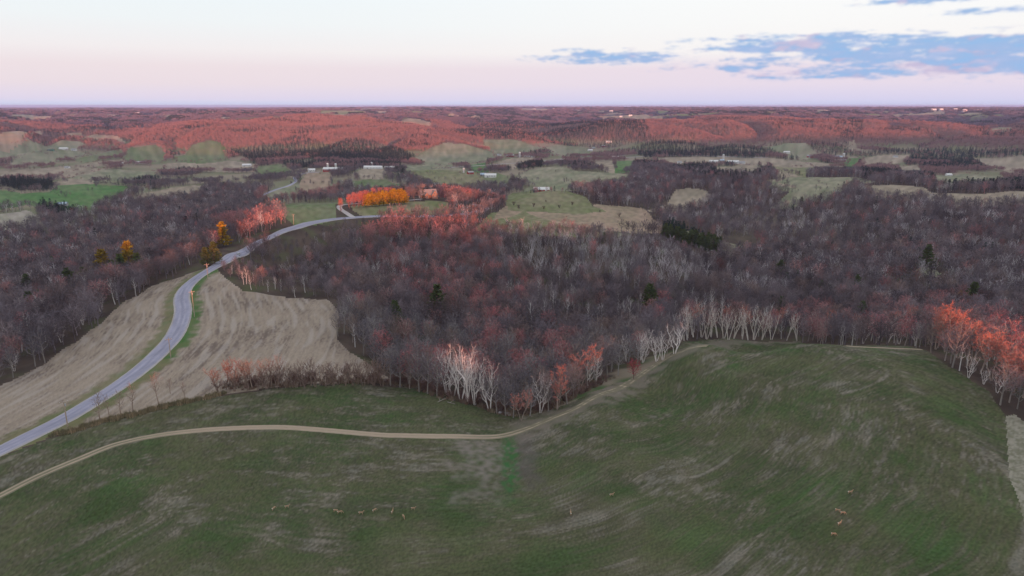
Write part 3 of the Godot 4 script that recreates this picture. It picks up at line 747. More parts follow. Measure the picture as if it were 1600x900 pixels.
func clump(width: float, height: float, count: int) -> ArrayMesh:   # the crowns of a few far trees
	var g := Geo.new()
	for k in count:
		var az := rng.randf() * TAU
		var q := Vector3(cos(az), 0, sin(az)) * width * 0.5 * sqrt(rng.randf())
		q.y = height * rng.randf_range(0.35, 0.85)
		var tone := Color(1, 1, 1) * (0.75 + 0.5 * rng.randf())
		tone.a = 1.0
		g.twig(q, dir(rng.randf() * TAU, rng.randf_range(0.2, 1.3)) * height * rng.randf_range(0.3, 0.5), width * 0.16, tone, rng.randf() * 6.0)
	for k in 4:
		var az := rng.randf() * TAU
		g.twig(Vector3(cos(az), 0, sin(az)) * width * 0.35 * rng.randf() - Vector3(0, 1, 0), Vector3(0, height * 0.7, 0), 0.8, Color(0.8, 0.8, 0.8), 0.3)
	return g.mesh()

# bark and twig colours of each style, as real-world base colours
const LOOK := {
	"bare": [[Color(0.29, 0.255, 0.23), Color(0.180, 0.152, 0.165)], [Color(0.25, 0.225, 0.21), Color(0.135, 0.122, 0.142)], [Color(0.34, 0.315, 0.30), Color(0.250, 0.230, 0.238)], [Color(0.29, 0.235, 0.20), Color(0.225, 0.170, 0.148)]],
	"red": [[Color(0.34, 0.29, 0.27), Color(0.37, 0.170, 0.170)], [Color(0.34, 0.29, 0.27), Color(0.31, 0.175, 0.170)], [Color(0.33, 0.27, 0.25), Color(0.46, 0.16, 0.17)]],
	"white": [[Color(0.66, 0.62, 0.60), Color(0.30, 0.265, 0.265)], [Color(0.56, 0.53, 0.52), Color(0.24, 0.215, 0.22)]],
	"birch": [[Color(0.85, 0.78, 0.75), Color(0.46, 0.37, 0.36)], [Color(0.70, 0.64, 0.61), Color(0.36, 0.28, 0.27)]], "aspen": [[Color(0.76, 0.69, 0.63), Color(0.30, 0.185, 0.17)], [Color(0.62, 0.55, 0.50), Color(0.34, 0.18, 0.165)], [Color(0.72, 0.66, 0.61), Color(0.28, 0.20, 0.19)]],
	"slim": [[Color(0.34, 0.26, 0.21), Color(0.27, 0.195, 0.165)]], "scrub": [[Color(0.27, 0.20, 0.165), Color(0.25, 0.170, 0.145)]], "redtip": [[Color(0.21, 0.15, 0.125), Color(0.28, 0.155, 0.135)]],
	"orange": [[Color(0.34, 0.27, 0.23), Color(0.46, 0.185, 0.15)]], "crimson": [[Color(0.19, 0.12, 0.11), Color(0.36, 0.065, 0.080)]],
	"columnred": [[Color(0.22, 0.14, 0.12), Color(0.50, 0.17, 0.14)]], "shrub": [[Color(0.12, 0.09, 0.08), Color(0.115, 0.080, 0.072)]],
}
const EVERGREEN := {"pine": Color(0.090, 0.122, 0.044), "conifer": Color(0.028, 0.050, 0.038), "gold": Color(0.34, 0.235, 0.030)}  # the yellow one has low sunlight put into its needle colour
var single := {}          # style -> things to copy
var mass := {}            # style -> meshes at three distances

func prototype(style: String, pair: Array, wood: Material, crown: Material, called: String) -> Node3D:
	var o := Node3D.new()
	o.name = called
	part("trunk", pair[0], wood, o)
	part("crown", pair[1], crown, o)
	return o

func nursery() -> void:
	var plain := paint(1, 1, 1, 1.0, 0.1)
	var shapes := {  # height, spread, stems, limbs, branches, twigs, twig width, start
		"bare": [15.0, 4.6, 1, 11, 6, 10, 0.12, 0.26], "red": [14.0, 4.4, 1, 11, 6, 10, 0.135, 0.28], "white": [16.0, 3.2, 1, 9, 5, 5, 0.09, 0.36],
		"birch": [15.0, 3.6, 4, 6, 4, 4, 0.07, 0.25], "aspen": [16.0, 3.2, 3, 5, 4, 5, 0.07, 0.40], "slim": [10.0, 2.2, 1, 10, 5, 7, 0.075, 0.3], "scrub": [8.0, 2.6, 3, 6, 5, 7, 0.08, 0.12],
		"redtip": [14.0, 2.4, 2, 7, 5, 7, 0.10, 0.55], "orange": [15.0, 4.2, 2, 8, 6, 9, 0.12, 0.42], "crimson": [8.0, 2.9, 1, 10, 6, 9, 0.13, 0.2],
		"columnred": [14.0, 2.9, 1, 14, 6, 13, 0.16, 0.08], "shrub": [4.0, 2.6, 3, 6, 5, 6, 0.10, 0.05],
	}
	for style in shapes:
		var s: Array = shapes[style]
		single[style] = []
		var n: int = 6 if style in ["bare", "red"] else 4
		for k in n:
			var look: Array = LOOK[style][k % LOOK[style].size()]
			var pair := leafless(s[0], s[1] * rng.randf_range(0.9, 1.12), s[2], s[3], s[4], s[5], s[6], look[0], look[1], s[7])
			single[style].append(prototype(style, pair, plain, plain, "tree"))
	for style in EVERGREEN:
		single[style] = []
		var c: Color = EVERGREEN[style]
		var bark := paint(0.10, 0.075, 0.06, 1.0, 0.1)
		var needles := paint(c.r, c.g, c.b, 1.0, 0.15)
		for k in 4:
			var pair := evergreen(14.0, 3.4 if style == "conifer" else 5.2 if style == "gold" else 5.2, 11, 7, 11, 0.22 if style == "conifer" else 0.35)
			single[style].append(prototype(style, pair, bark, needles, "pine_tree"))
	# the masses: near, middle and far meshes; their copies carry the colours
	mass["bare"] = [[], [], []]
	mass["white"] = [[], [], []]
	mass["conifer"] = [[], [], []]
	for k in 5:
		mass.bare[0].append(joined(leafless(15.0, 4.6 * rng.randf_range(0.9, 1.1), 1, 11, 6, 10, 0.13, Color(1.9, 1.85, 1.75), Color.WHITE, 0.26)))
		mass.bare[1].append(joined(leafless(15.0, 4.7, 1, 8, 4, 6, 0.30, Color(1.9, 1.85, 1.75), Color.WHITE, 0.28)))
		mass.bare[2].append(joined(leafless(13.0, 6.6, 1, 4, 3, 8, 0.70, Color(1.05, 1.0, 1.0), Color.WHITE, 0.35, 0.95)))
	for k in 3:
		mass.white[0].append(joined(leafless(16.0, 3.2, 2, 7, 5, 4, 0.09, Color(2.3, 2.25, 2.2), Color(1.0, 0.9, 0.9), 0.36)))
		mass.white[1].append(joined(leafless(16.0, 3.4, 2, 6, 4, 3, 0.20, Color(2.2, 2.15, 2.1), Color(1.0, 0.9, 0.9), 0.36)))
		mass.white[2].append(mass.bare[2][k])
		mass.conifer[0].append(joined(evergreen(14.0, 3.8, 11, 6, 9, 0.3)))
		mass.conifer[1].append(joined(evergreen(14.0, 3.9, 8, 6, 6, 0.3)))
		mass.conifer[2].append(joined(evergreen(14.0, 4.4, 6, 5, 4, 0.35)))

func plant(style: String, x: float, z: float, height: float, label: String, category: String, group: String, called := "") -> Node3D:
	var list: Array = single[style]
	var proto: Node3D = list[rng.randi() % list.size()]
	var o: Node3D = proto.duplicate()
	var full: float = {"bare": 15.0, "red": 14.0, "white": 16.0, "birch": 15.0, "aspen": 16.0, "slim": 10.0, "scrub": 8.0, "redtip": 14.0, "orange": 15.0, "crimson": 8.0, "shrub": 4.0}.get(style, 14.0)
	o.name = numbered(called if called else String(proto.name))
	add_child(o, true)
	o.position = on(x, z)
	o.rotation.y = rng.randf() * TAU
	var k := height / full
	var wide := k * (rng.randf_range(0.92, 1.1) if k > 0.5 else 1.1)
	o.scale = Vector3(wide, k, wide)
	tag(o, label, category, group)
	var tones: Array = {"bare": ["grey brown", "dark grey", "pale grey", "russet brown"], "red": ["dull red", "brownish red", "bright red"], "white": ["white", "pale grey"]}.get(style, ["dark green"])
	o.set_meta("tone", tones[list.find(proto) % tones.size()])
	return o

const GROUP := {"scrub": "small trees along the fence line and scrub belt", "slim": "small trees along the fence line and scrub belt", "redtip": "small trees along the fence line and scrub belt", "birch": "white barked trees at the crop edge", "aspen": "aspens along the top of the crop field", "bare": "brown leafless trees at the crop edge", "red": "red budding trees at the crop edge", "orange": "orange topped trees at the crop edge", "columnred": "columnar red trees along the driveway", "crimson": ""}
const CALLED := {"birch": "birch_tree", "aspen": "aspen_tree", "red": "maple_tree", "redtip": "maple_tree", "orange": "maple_tree", "crimson": "maple_tree", "columnred": "maple_tree", "slim": "sapling", "scrub": "scrub_tree", "bare": "bare_tree"}
func single_tree(style: String, x: float, z: float, height: float, label: String) -> void:
	plant(style, x, z, height, label, "tree", GROUP.get(style, ""), CALLED[style])
	taken.append(Vector2(x, z))

func single_conifer(style: String, x: float, z: float, height: float, label: String) -> void:
	plant(style, x, z, height, label, "pine tree", "", "pine_tree")
	taken.append(Vector2(x, z))

var taken := PackedVector2Array()

func special_trees() -> void:
	single_tree("slim", -125, -189.9, 10, "small bare tree, first from the left in the roadside fence line")
	single_tree("slim", -124.8, -194.1, 7, "small bare tree, second from the left in the roadside fence line")
	single_tree("slim", -120.7, -193.5, 8.5, "small bare tree, third from the left in the roadside fence line")
	single_tree("slim", -117.4, -194.7, 10.5, "small bare tree, fourth from the left in the roadside fence line")
	single_tree("slim", -113.2, -201.9, 11.5, "small bare tree, fifth from the left in the roadside fence line")
	single_tree("slim", -113.4, -209.9, 6, "small bare tree, sixth from the left in the roadside fence line")
	single_tree("slim", -106.4, -205.2, 6, "small bare tree, seventh from the left in the roadside fence line")
	single_tree("redtip", -96.6, -213.4, 11, "red tipped slender tree, first from left in the clump ending the fence")
	single_tree("redtip", -95, -214.2, 12, "red tipped slender tree, second from left in the clump ending the fence")
	single_tree("redtip", -93, -214.7, 10.5, "red tipped slender tree, third from left in the clump ending the fence")
	single_tree("slim", -90.8, -215.6, 11, "thin brown tree, first from left in the belt between stubble and crop")
	single_tree("slim", -87.9, -214.9, 11, "thin brown tree, second from left in the belt between stubble and crop")
	single_tree("slim", -84.9, -215.7, 11, "thin brown tree, third from left in the belt between stubble and crop")
	single_tree("slim", -82.3, -216.8, 11, "thin brown tree, fourth from left in the belt between stubble and crop")
	single_tree("slim", -79, -217.6, 12, "thin brown tree, fifth from left in the belt between stubble and crop")
	single_tree("slim", -75.7, -218, 9, "thin brown tree, sixth from left in the belt between stubble and crop")
	single_tree("slim", -72.7, -218.3, 10, "thin brown tree, seventh from left in the belt between stubble and crop")
	single_tree("slim", -69.6, -219.7, 11, "thin brown tree, eighth from left in the belt between stubble and crop")
	single_tree("slim", -66.8, -220.9, 8, "thin brown tree, ninth from left in the belt between stubble and crop")
	single_tree("slim", -63.8, -222.2, 9, "thin brown tree, tenth from left in the belt between stubble and crop")
	single_tree("slim", -61, -224, 9, "thin brown tree, eleventh from left in the belt between stubble and crop")
	single_tree("slim", -57.9, -225.2, 8, "thin brown tree, twelfth from left in the belt between stubble and crop")
	single_tree("slim", -54.8, -226.7, 9, "thin brown tree, thirteenth from left in the belt between stubble and crop")
	single_tree("slim", -51.9, -228.8, 10, "thin brown tree, fourteenth from left in the belt between stubble and crop")
	single_tree("scrub", -98, -211.6, 9, "bushy brown scrub tree, first from left in front of the thin trees")
	single_tree("scrub", -93.1, -212.3, 8, "bushy brown scrub tree, second from left in front of the thin trees")
	single_tree("scrub", -88.6, -213.9, 9, "bushy brown scrub tree, third from left in front of the thin trees")
	single_tree("scrub", -86, -213.8, 7, "bushy brown scrub tree, fourth from left in front of the thin trees")
	single_tree("scrub", -83, -214.6, 8, "bushy brown scrub tree, fifth from left in front of the thin trees")
	single_tree("scrub", -80.2, -215.7, 9, "bushy brown scrub tree, sixth from left in front of the thin trees")
	single_tree("scrub", -76.9, -216.5, 8, "bushy brown scrub tree, seventh from left in front of the thin trees")
	single_tree("scrub", -73.8, -216.9, 7, "bushy brown scrub tree, eighth from left in front of the thin trees")
	single_tree("scrub", -70.7, -217.5, 8, "bushy brown scrub tree, ninth from left in front of the thin trees")
	single_tree("scrub", -67.5, -218.5, 9, "bushy brown scrub tree, tenth from left in front of the thin trees")
	single_tree("scrub", -64.8, -220.1, 8, "bushy brown scrub tree, eleventh from left in front of the thin trees")
	single_tree("scrub", -62, -220.9, 7, "bushy brown scrub tree, twelfth from left in front of the thin trees")
	single_tree("scrub", -58.8, -222.5, 9, "bushy brown scrub tree, thirteenth from left in front of the thin trees")
	single_tree("scrub", -55.8, -224, 8, "bushy brown scrub tree, fourteenth from left in front of the thin trees")
	single_tree("scrub", -52.8, -225.7, 9, "bushy brown scrub tree, fifteenth from left in front of the thin trees")
	single_tree("scrub", -49.6, -227.5, 10, "bushy brown scrub tree, sixteenth from left in front of the thin trees")
	single_tree("scrub", -47, -229.5, 11, "bushy brown scrub tree, seventeenth from left in front of the thin trees")
	single_tree("bare", -44.4, -231.8, 15, "brown leafless tree, first from left at the crop edge before the white trees")
	single_tree("bare", -40.8, -230.7, 16, "brown leafless tree, second from left at the crop edge before the white trees")
	single_tree("bare", -37.2, -230.2, 14, "brown leafless tree, third from left at the crop edge before the white trees")
	single_tree("bare", -32.9, -224.6, 16, "brown leafless tree, fourth from left at the crop edge before the white trees")
	single_tree("bare", -29.5, -220.7, 15, "brown leafless tree, fifth from left at the crop edge before the white trees")
	single_tree("bare", -25.5, -214.9, 14, "brown leafless tree, sixth from left at the crop edge before the white trees")
	single_tree("birch", -22.8, -219.1, 17, "white leafless tree, first from left in the big white clump")
	single_tree("birch", -20.2, -216.4, 18, "white leafless tree, second from left in the big white clump")
	single_tree("birch", -17.4, -214.1, 21, "white leafless tree, third from left in the big white clump")
	single_tree("birch", -14.9, -213, 22, "white leafless tree, fourth from left in the big white clump")
	single_tree("birch", -12.5, -212.8, 20, "white leafless tree, fifth from left in the big white clump")
	single_tree("birch", -7.3, -209.9, 18, "white leafless tree, sixth from left in the big white clump")
	single_tree("red", -12, -237.9, 16, "salmon red budding tree, first from the left behind the big white clump")
	single_tree("red", -10.7, -247.1, 15, "salmon red budding tree, second from the left behind the big white clump")
	single_tree("bare", -5.1, -208.4, 14, "dark leafless tree, first from the left at the low corner of the wood")
	single_tree("bare", -2.1, -206.5, 13, "dark leafless tree, second from the left at the low corner of the wood")
	single_tree("bare", 0.4, -205, 12, "dark leafless tree, third from the left at the low corner of the wood")
	single_tree("birch", 9.4, -208.8, 15, "pale barked leafless tree, first from the left along the bend of the dirt track")
	single_tree("birch", 28.1, -235.8, 12, "pale barked leafless tree, second from the left along the bend of the dirt track")
	single_tree("birch", 31.8, -240.8, 15, "pale barked leafless tree, third from the left along the bend of the dirt track")
	single_tree("orange", 2.9, -201.9, 11, "orange topped budding tree, first from the left beside the climbing dirt track")
	single_tree("orange", 14.9, -208.8, 15, "orange topped budding tree, second from the left beside the climbing dirt track")
	single_tree("orange", 25, -236.1, 17, "orange topped budding tree, third from the left beside the climbing dirt track")
	single_tree("bare", 5.9, -206.5, 11, "brown leafless tree, first from the left beside the climbing dirt track")
	single_tree("bare", 12.1, -208.7, 13, "brown leafless tree, second from the left beside the climbing dirt track")
	single_tree("bare", 18.6, -212.7, 13, "brown leafless tree, third from the left beside the climbing dirt track")
	single_tree("bare", 21.4, -220.3, 12, "brown leafless tree, fourth from the left beside the climbing dirt track")
	single_tree("crimson", 47.4, -248, 8, "small crimson budding tree standing alone beside the dirt track")
	single_tree("birch", 50.2, -281.1, 13, "white barked tree, first from left in the group above the crimson tree")
	single_tree("birch", 55.1, -275.9, 15, "white barked tree, second from left in the group above the crimson tree")
	single_tree("birch", 55.2, -270.7, 14, "white barked tree, third from left in the group above the crimson tree")
	single_tree("birch", 60, -265.9, 13, "white barked tree, fourth from left in the group above the crimson tree")
	single_tree("birch", 62.2, -264.2, 13, "white barked tree, fifth from left in the group above the crimson tree")
	single_tree("birch", 67.3, -266.3, 15, "white barked tree, sixth from left in the group above the crimson tree")
	single_tree("aspen", 89.6, -342.9, 19, "white trunked aspen, first from the left along the top of the crop")
	single_tree("aspen", 95.2, -349.8, 20, "white trunked aspen, second from the left along the top of the crop")
	single_tree("aspen", 99.4, -353.7, 18, "white trunked aspen, third from the left along the top of the crop")
	single_tree("aspen", 104.5, -356.9, 22, "white trunked aspen, fourth from the left along the top of the crop")
	single_tree("aspen", 110.8, -360.3, 20, "white trunked aspen, fifth from the left along the top of the crop")
	single_tree("aspen", 114.9, -360.8, 19, "white trunked aspen, sixth from the left along the top of the crop")
	single_tree("aspen", 118.2, -360.9, 20, "white trunked aspen, seventh from the left along the top of the crop")
	single_tree("aspen", 124.3, -363.1, 19, "white trunked aspen, eighth from the left along the top of the crop")
	single_tree("aspen", 129.4, -363.1, 20, "white trunked aspen, ninth from the left along the top of the crop")
	single_tree("aspen", 135.7, -362.7, 22, "white trunked aspen, tenth from the left along the top of the crop")
	single_tree("aspen", 140.1, -362.9, 18, "white trunked aspen, eleventh from the left along the top of the crop")
	single_tree("aspen", 145.7, -363.2, 19, "white trunked aspen, twelfth from the left along the top of the crop")
	single_tree("aspen", 153, -360.8, 18, "white trunked aspen, thirteenth from the left along the top of the crop")
	single_tree("aspen", 157.9, -357.4, 17, "white trunked aspen, fourteenth from the left along the top of the crop")
	single_tree("aspen", 90.7, -340.4, 18, "white trunked aspen, fifteenth from the left along the top of the crop")
	single_tree("aspen", 106.5, -354, 20, "white trunked aspen, sixteenth from the left along the top of the crop")
	single_tree("aspen", 120.2, -359, 19, "white trunked aspen, seventeenth from the left along the top of the crop")
	single_tree("aspen", 132.2, -360.9, 20, "white trunked aspen, eighteenth from the left along the top of the crop")
	single_tree("bare", 167.9, -345.7, 12, "grey bushy leafless tree, first from the left behind the top of the crop field")
	single_tree("bare", 170.9, -336.6, 13, "grey bushy leafless tree, second from the left behind the top of the crop field")
	single_tree("bare", 171.7, -326.7, 11, "grey bushy leafless tree, third from the left behind the top of the crop field")
	single_tree("birch", 173.9, -320, 14, "thin white barked tree, first from the left at the top right of the crop field")
	single_tree("birch", 179.2, -317, 12, "thin white barked tree, second from the left at the top right of the crop field")
	single_tree("birch", 178.1, -306.5, 14, "thin white barked tree, third from the left at the top right of the crop field")
	single_tree("birch", 176.7, -294.5, 13, "thin white barked tree, fourth from the left at the top right of the crop field")
	single_tree("birch", 169.7, -271.4, 12, "thin white barked tree, fifth from the left at the top right of the crop field")
	single_tree("orange", 170.6, -259.6, 16, "orange lit tall tree, first from the left at the upper right corner of the crop")
	single_tree("orange", 171.4, -254, 19, "orange lit tall tree, second from the left at the upper right corner of the crop")
	single_tree("orange", 173.6, -253.1, 17, "orange lit tall tree, third from the left at the upper right corner of the crop")
	single_tree("orange", 98.9, -364.3, 16, "red topped budding tree, first from left behind the crop field top")
	single_tree("orange", 121.6, -373.2, 15, "red topped budding tree, second from left behind the crop field top")
	single_tree("orange", 135.7, -376.5, 16, "red topped budding tree, third from left behind the crop field top")
	single_tree("orange", 154.8, -377.6, 16, "red topped budding tree, fourth from left behind the crop field top")
	single_tree("orange", 178.3, -360.4, 15, "red topped budding tree, fifth from left behind the crop field top")
	single_tree("orange", 184.8, -352.3, 14, "red topped budding tree, sixth from left behind the crop field top")
	single_tree("orange", 198.7, -343.3, 16, "red topped budding tree, seventh from left behind the crop field top")
	single_tree("orange", 202.3, -329.5, 16, "red topped budding tree, eighth from left behind the crop field top")
	single_tree("orange", 202.9, -317.6, 17, "red topped budding tree, ninth from left behind the crop field top")
	single_tree("orange", 170.5, -245.3, 17, "coral orange lit tree, first from the top of the right wood edge")
	single_tree("orange", 168.2, -236.1, 16, "coral orange lit tree, second from the top of the right wood edge")
	single_tree("orange", 167.8, -229, 17, "coral orange lit tree, third from the top of the right wood edge")
	single_tree("orange", 168.5, -223.2, 16, "coral orange lit tree, fourth from the top of the right wood edge")
	single_tree("orange", 170.6, -220.5, 15, "coral orange lit tree, fifth from the top of the right wood edge")
	single_tree("orange", 171.5, -216.6, 16, "coral orange lit tree, sixth from the top of the right wood edge")
	single_tree("orange", 171.7, -212.3, 15, "coral orange lit tree, seventh from the top of the right wood edge")
	single_tree("birch", 159.1, -221.9, 9.5, "spreading white shrubby tree, first from the left on the right edge of the crop")
	single_tree("birch", 162.3, -218.5, 6, "spreading white shrubby tree, second from the left on the right edge of the crop")
	single_tree("birch", 163.4, -213.1, 9, "spreading white shrubby tree, third from the left on the right edge of the crop")
	single_tree("red", 183.9, -254.9, 14, "coral red budding tree, number first of those down the right crop edge")
	single_tree("red", 181.4, -245.3, 15, "coral red budding tree, number second of those down the right crop edge")
	single_tree("red", 181.6, -240, 14, "coral red budding tree, number third of those down the right crop edge")
	single_tree("red", 178, -229.4, 14, "coral red budding tree, number fourth of those down the right crop edge")
	single_tree("red", 177.7, -223, 13, "coral red budding tree, number fifth of those down the right crop edge")
	single_tree("red", 198, -285, 17, "coral red budding tree, number sixth of those down the right crop edge")
	single_tree("red", 215, -303.4, 17, "coral red budding tree, number seventh of those down the right crop edge")
	single_tree("red", 205.3, -277.3, 16, "coral red budding tree, number eighth of those down the right crop edge")
	single_tree("red", 198.1, -256.3, 16, "coral red budding tree, number ninth of those down the right crop edge")
	single_tree("red", 192.4, -242.6, 15, "coral red budding tree, number tenth of those down the right crop edge")
	single_tree("birch", -207.2, -329.2, 10, "lone white vase shaped tree on the edge of the left wood")
	single_tree("birch", -196.8, -282.1, 10, "pale thin tree, first among those along the dark edge of the left wood")
	single_tree("birch", -193.8, -248.7, 9, "pale thin tree, second among those along the dark edge of the left wood")
	single_tree("birch", -202.6, -307.2, 9, "pale thin tree, third among those along the dark edge of the left wood")
	single_conifer("pine", -40.9, -358.6, 20, "dark green pine standing alone amid the central wood")
	single_conifer("pine", -56.6, -315.5, 15, "small narrow pine left of the big pine in the central wood")
	single_conifer("pine", 82, -391.8, 19, "dark pine in the central wood above the white group")
	single_conifer("pine", 331.1, -532.1, 20, "dark green pine standing above white trunks in the right wood")
	single_conifer("pine", 306.1, -436.3, 18, "yellow green pine behind the orange lit trees")
	single_conifer("pine", -278.6, -414.9, 16, "dark pine at the left end of the left wood pine group")
	single_conifer("pine", -265, -409.6, 15, "dark pine beside the leftmost one of the left wood group")
	single_conifer("pine", -262.7, -356.9, 14, "dark round pine low in the left wood")
	single_conifer("pine", -272.6, -378.5, 11, "small pine right of the dark round one in the left wood")
	single_conifer("pine", -243.9, -405.8, 16, "dark pine between the two golden crowns of the left wood")
	single_conifer("pine", -241.6, -410.5, 18, "tall dark pine left of the biggest golden crown")
	single_conifer("pine", -228.5, -406.6, 17, "dark pine right of the biggest golden crown")
	single_conifer("pine", -184.5, -402.2, 12, "left pine of the dark pair beside the road")
	single_conifer("pine", -182, -407.8, 14, "right pine of the dark pair beside the road")
	single_conifer("pine", 284, -651, 7, "low dark evergreen in the right wood near the gully")
	single_conifer("pine", 286, -644, 6, "small low evergreen beside another in the right wood")
	single_conifer("pine", 380, -895, 10, "small lone pine below the pale hill field")
	single_conifer("gold", -264.4, -430.2, 22, "pine coloured sunlit golden left of the biggest golden crown")
	single_conifer("gold", -243.1, -423, 24, "biggest pine crown coloured sunlit golden rising from the left wood")
	single_conifer("gold", -213.7, -497.1, 19, "pine coloured sunlit golden above the road in the upper left wood")
	single_conifer("gold", 302.9, -444.4, 11, "small evergreen coloured sunlit golden behind the orange lit trees")
	single_tree("columnred", -161.8, -643.5, 14, "columnar red lit tree, first from the left in the driveway row")
	single_tree("columnred", -158.2, -662, 15, "columnar red lit tree, second from the left in the driveway row")
	single_tree("columnred", -155, -667, 16, "columnar red lit tree, third from the left in the driveway row")
	single_tree("columnred", -151.4, -670.9, 16, "columnar red lit tree, fourth from the left in the driveway row")
	single_tree("columnred", -147.7, -673.9, 17, "columnar red lit tree, fifth from the left in the driveway row")
	single_tree("columnred", -144.9, -682, 17, "columnar red lit tree, sixth from the left in the driveway row")
	single_tree("columnred", -141, -697, 18, "columnar red lit tree, seventh from the left in the driveway row")
	single_tree("columnred", -135, -699, 18, "columnar red lit tree, eighth from the left in the driveway row")
	single_tree("columnred", -129, -701, 18, "columnar red lit tree, ninth from the left in the driveway row")
	single_tree("columnred", -124, -704, 18, "columnar red lit tree, tenth from the left in the driveway row")
	single_conifer("gold", -145.7, -676.5, 13, "conifer coloured sunlit golden, first from the left in the row before the house")
	single_conifer("gold", -142.4, -679.3, 14, "conifer coloured sunlit golden, second from the left in the row before the house")
	single_conifer("gold", -139.8, -682, 15, "conifer coloured sunlit golden, third from the left in the row before the house")
	single_conifer("gold", -135.9, -681.7, 14, "conifer coloured sunlit golden, fourth from the left in the row before the house")
	single_conifer("gold", -133.4, -685.4, 15, "conifer coloured sunlit golden, fifth from the left in the row before the house")
	single_conifer("gold", -130, -688, 16, "conifer coloured sunlit golden, sixth from the left in the row before the house")
	single_conifer("gold", -127, -691, 15, "conifer coloured sunlit golden, seventh from the left in the row before the house")
	single_conifer("gold", -123, -694, 16, "conifer coloured sunlit golden, eighth from the left in the row before the house")
	single_conifer("gold", -120, -696, 17, "conifer coloured sunlit golden, ninth from the left in the row before the house")
	single_conifer("gold", -116, -700, 16, "conifer coloured sunlit golden, tenth from the left in the row before the house")
	single_conifer("gold", -114, -703, 16, "conifer coloured sunlit golden, eleventh from the left in the row before the house")
	single_conifer("gold", -111, -705, 14, "conifer coloured sunlit golden, twelfth from the left in the row before the house")

func kind_here(x: float, z: float, r: float) -> String:
	var p := Vector2(x, z)
	var roll := rng.randf()
	for q in zones:
		if q.box.has_point(p) and Geometry2D.is_point_in_polygon(p, q.poly):
			if q.what == "open":
				var grove := n2(x * 0.011 + 3.0, z * 0.007) + 0.5 * n2(x * 0.03, z * 0.02 + 9.0)
				if grove < lerpf(-0.45, 0.26, q.share): return ""
				continue
			if q.what == "clear": return ""
			if q.what == "low" or q.what == "tall": continue
			if roll < q.share: return q.what
			roll = rng.randf()
	if r > 1400.0 and r < 4000.0:
		var h := ground(x, z)
		if h < -58.0 and n2(x * 0.006 + 4.0, z * 0.004) > 0.16: return ""
		if rng.randf() < 0.055 + 0.55 * smoothstep(0.22, 0.5, n2(x * 0.003, z * 0.003 + 60.0)): return "conifer"
		return "bare"
	var belt := n2(x * 0.012 + 8.0, z * 0.012)
	if roll < 0.03 + 0.11 * smoothstep(0.0, 0.5, belt): return "red"
	if roll < (0.42 if r > 345.0 else 0.08) and n2(x * 0.02 + 80.0, z * 0.02) > 0.12: return "white"
	return "conifer" if rng.randf() < 0.008 and r > 420.0 else "bare"

func tint(kind: String, x: float, z: float, r: float) -> Color:
	var k := n2(x * 0.02, z * 0.02) * 0.30 + rng.randf_range(-0.38, 0.38)
	var c: Color
	match kind:
		"red": c = Color(0.30, 0.175, 0.165).lerp(Color(0.38, 0.17, 0.175), rng.randf())
		"white": c = Color(0.43, 0.405, 0.415)
		"conifer": c = Color(0.028, 0.050, 0.040)  # shadow blue put into the needles to darken the ridge feet
		_: c = Color(0.195, 0.157, 0.166).lerp(Color(0.150, 0.130, 0.148), rng.randf()).lerp(Color(0.24, 0.170, 0.150), smoothstep(0.1, 0.6, n2(x * 0.03 + 30.0, z * 0.03)) * rng.randf())
	if r > 1800.0 and kind != "conifer": c = c.lerp(Color(0.35, 0.20, 0.185), 0.65 if r < 4000.0 else 0.0)  # sunset light put into the far ridge trees' colour as red
	if r > 4000.0 and kind != "conifer": c = Color(0.165, 0.142, 0.175)  # bluish tone of far haze put into the plateau trees' colour
	return c * (1.0 + k * (1.0 if r < 1500.0 else 0.35))

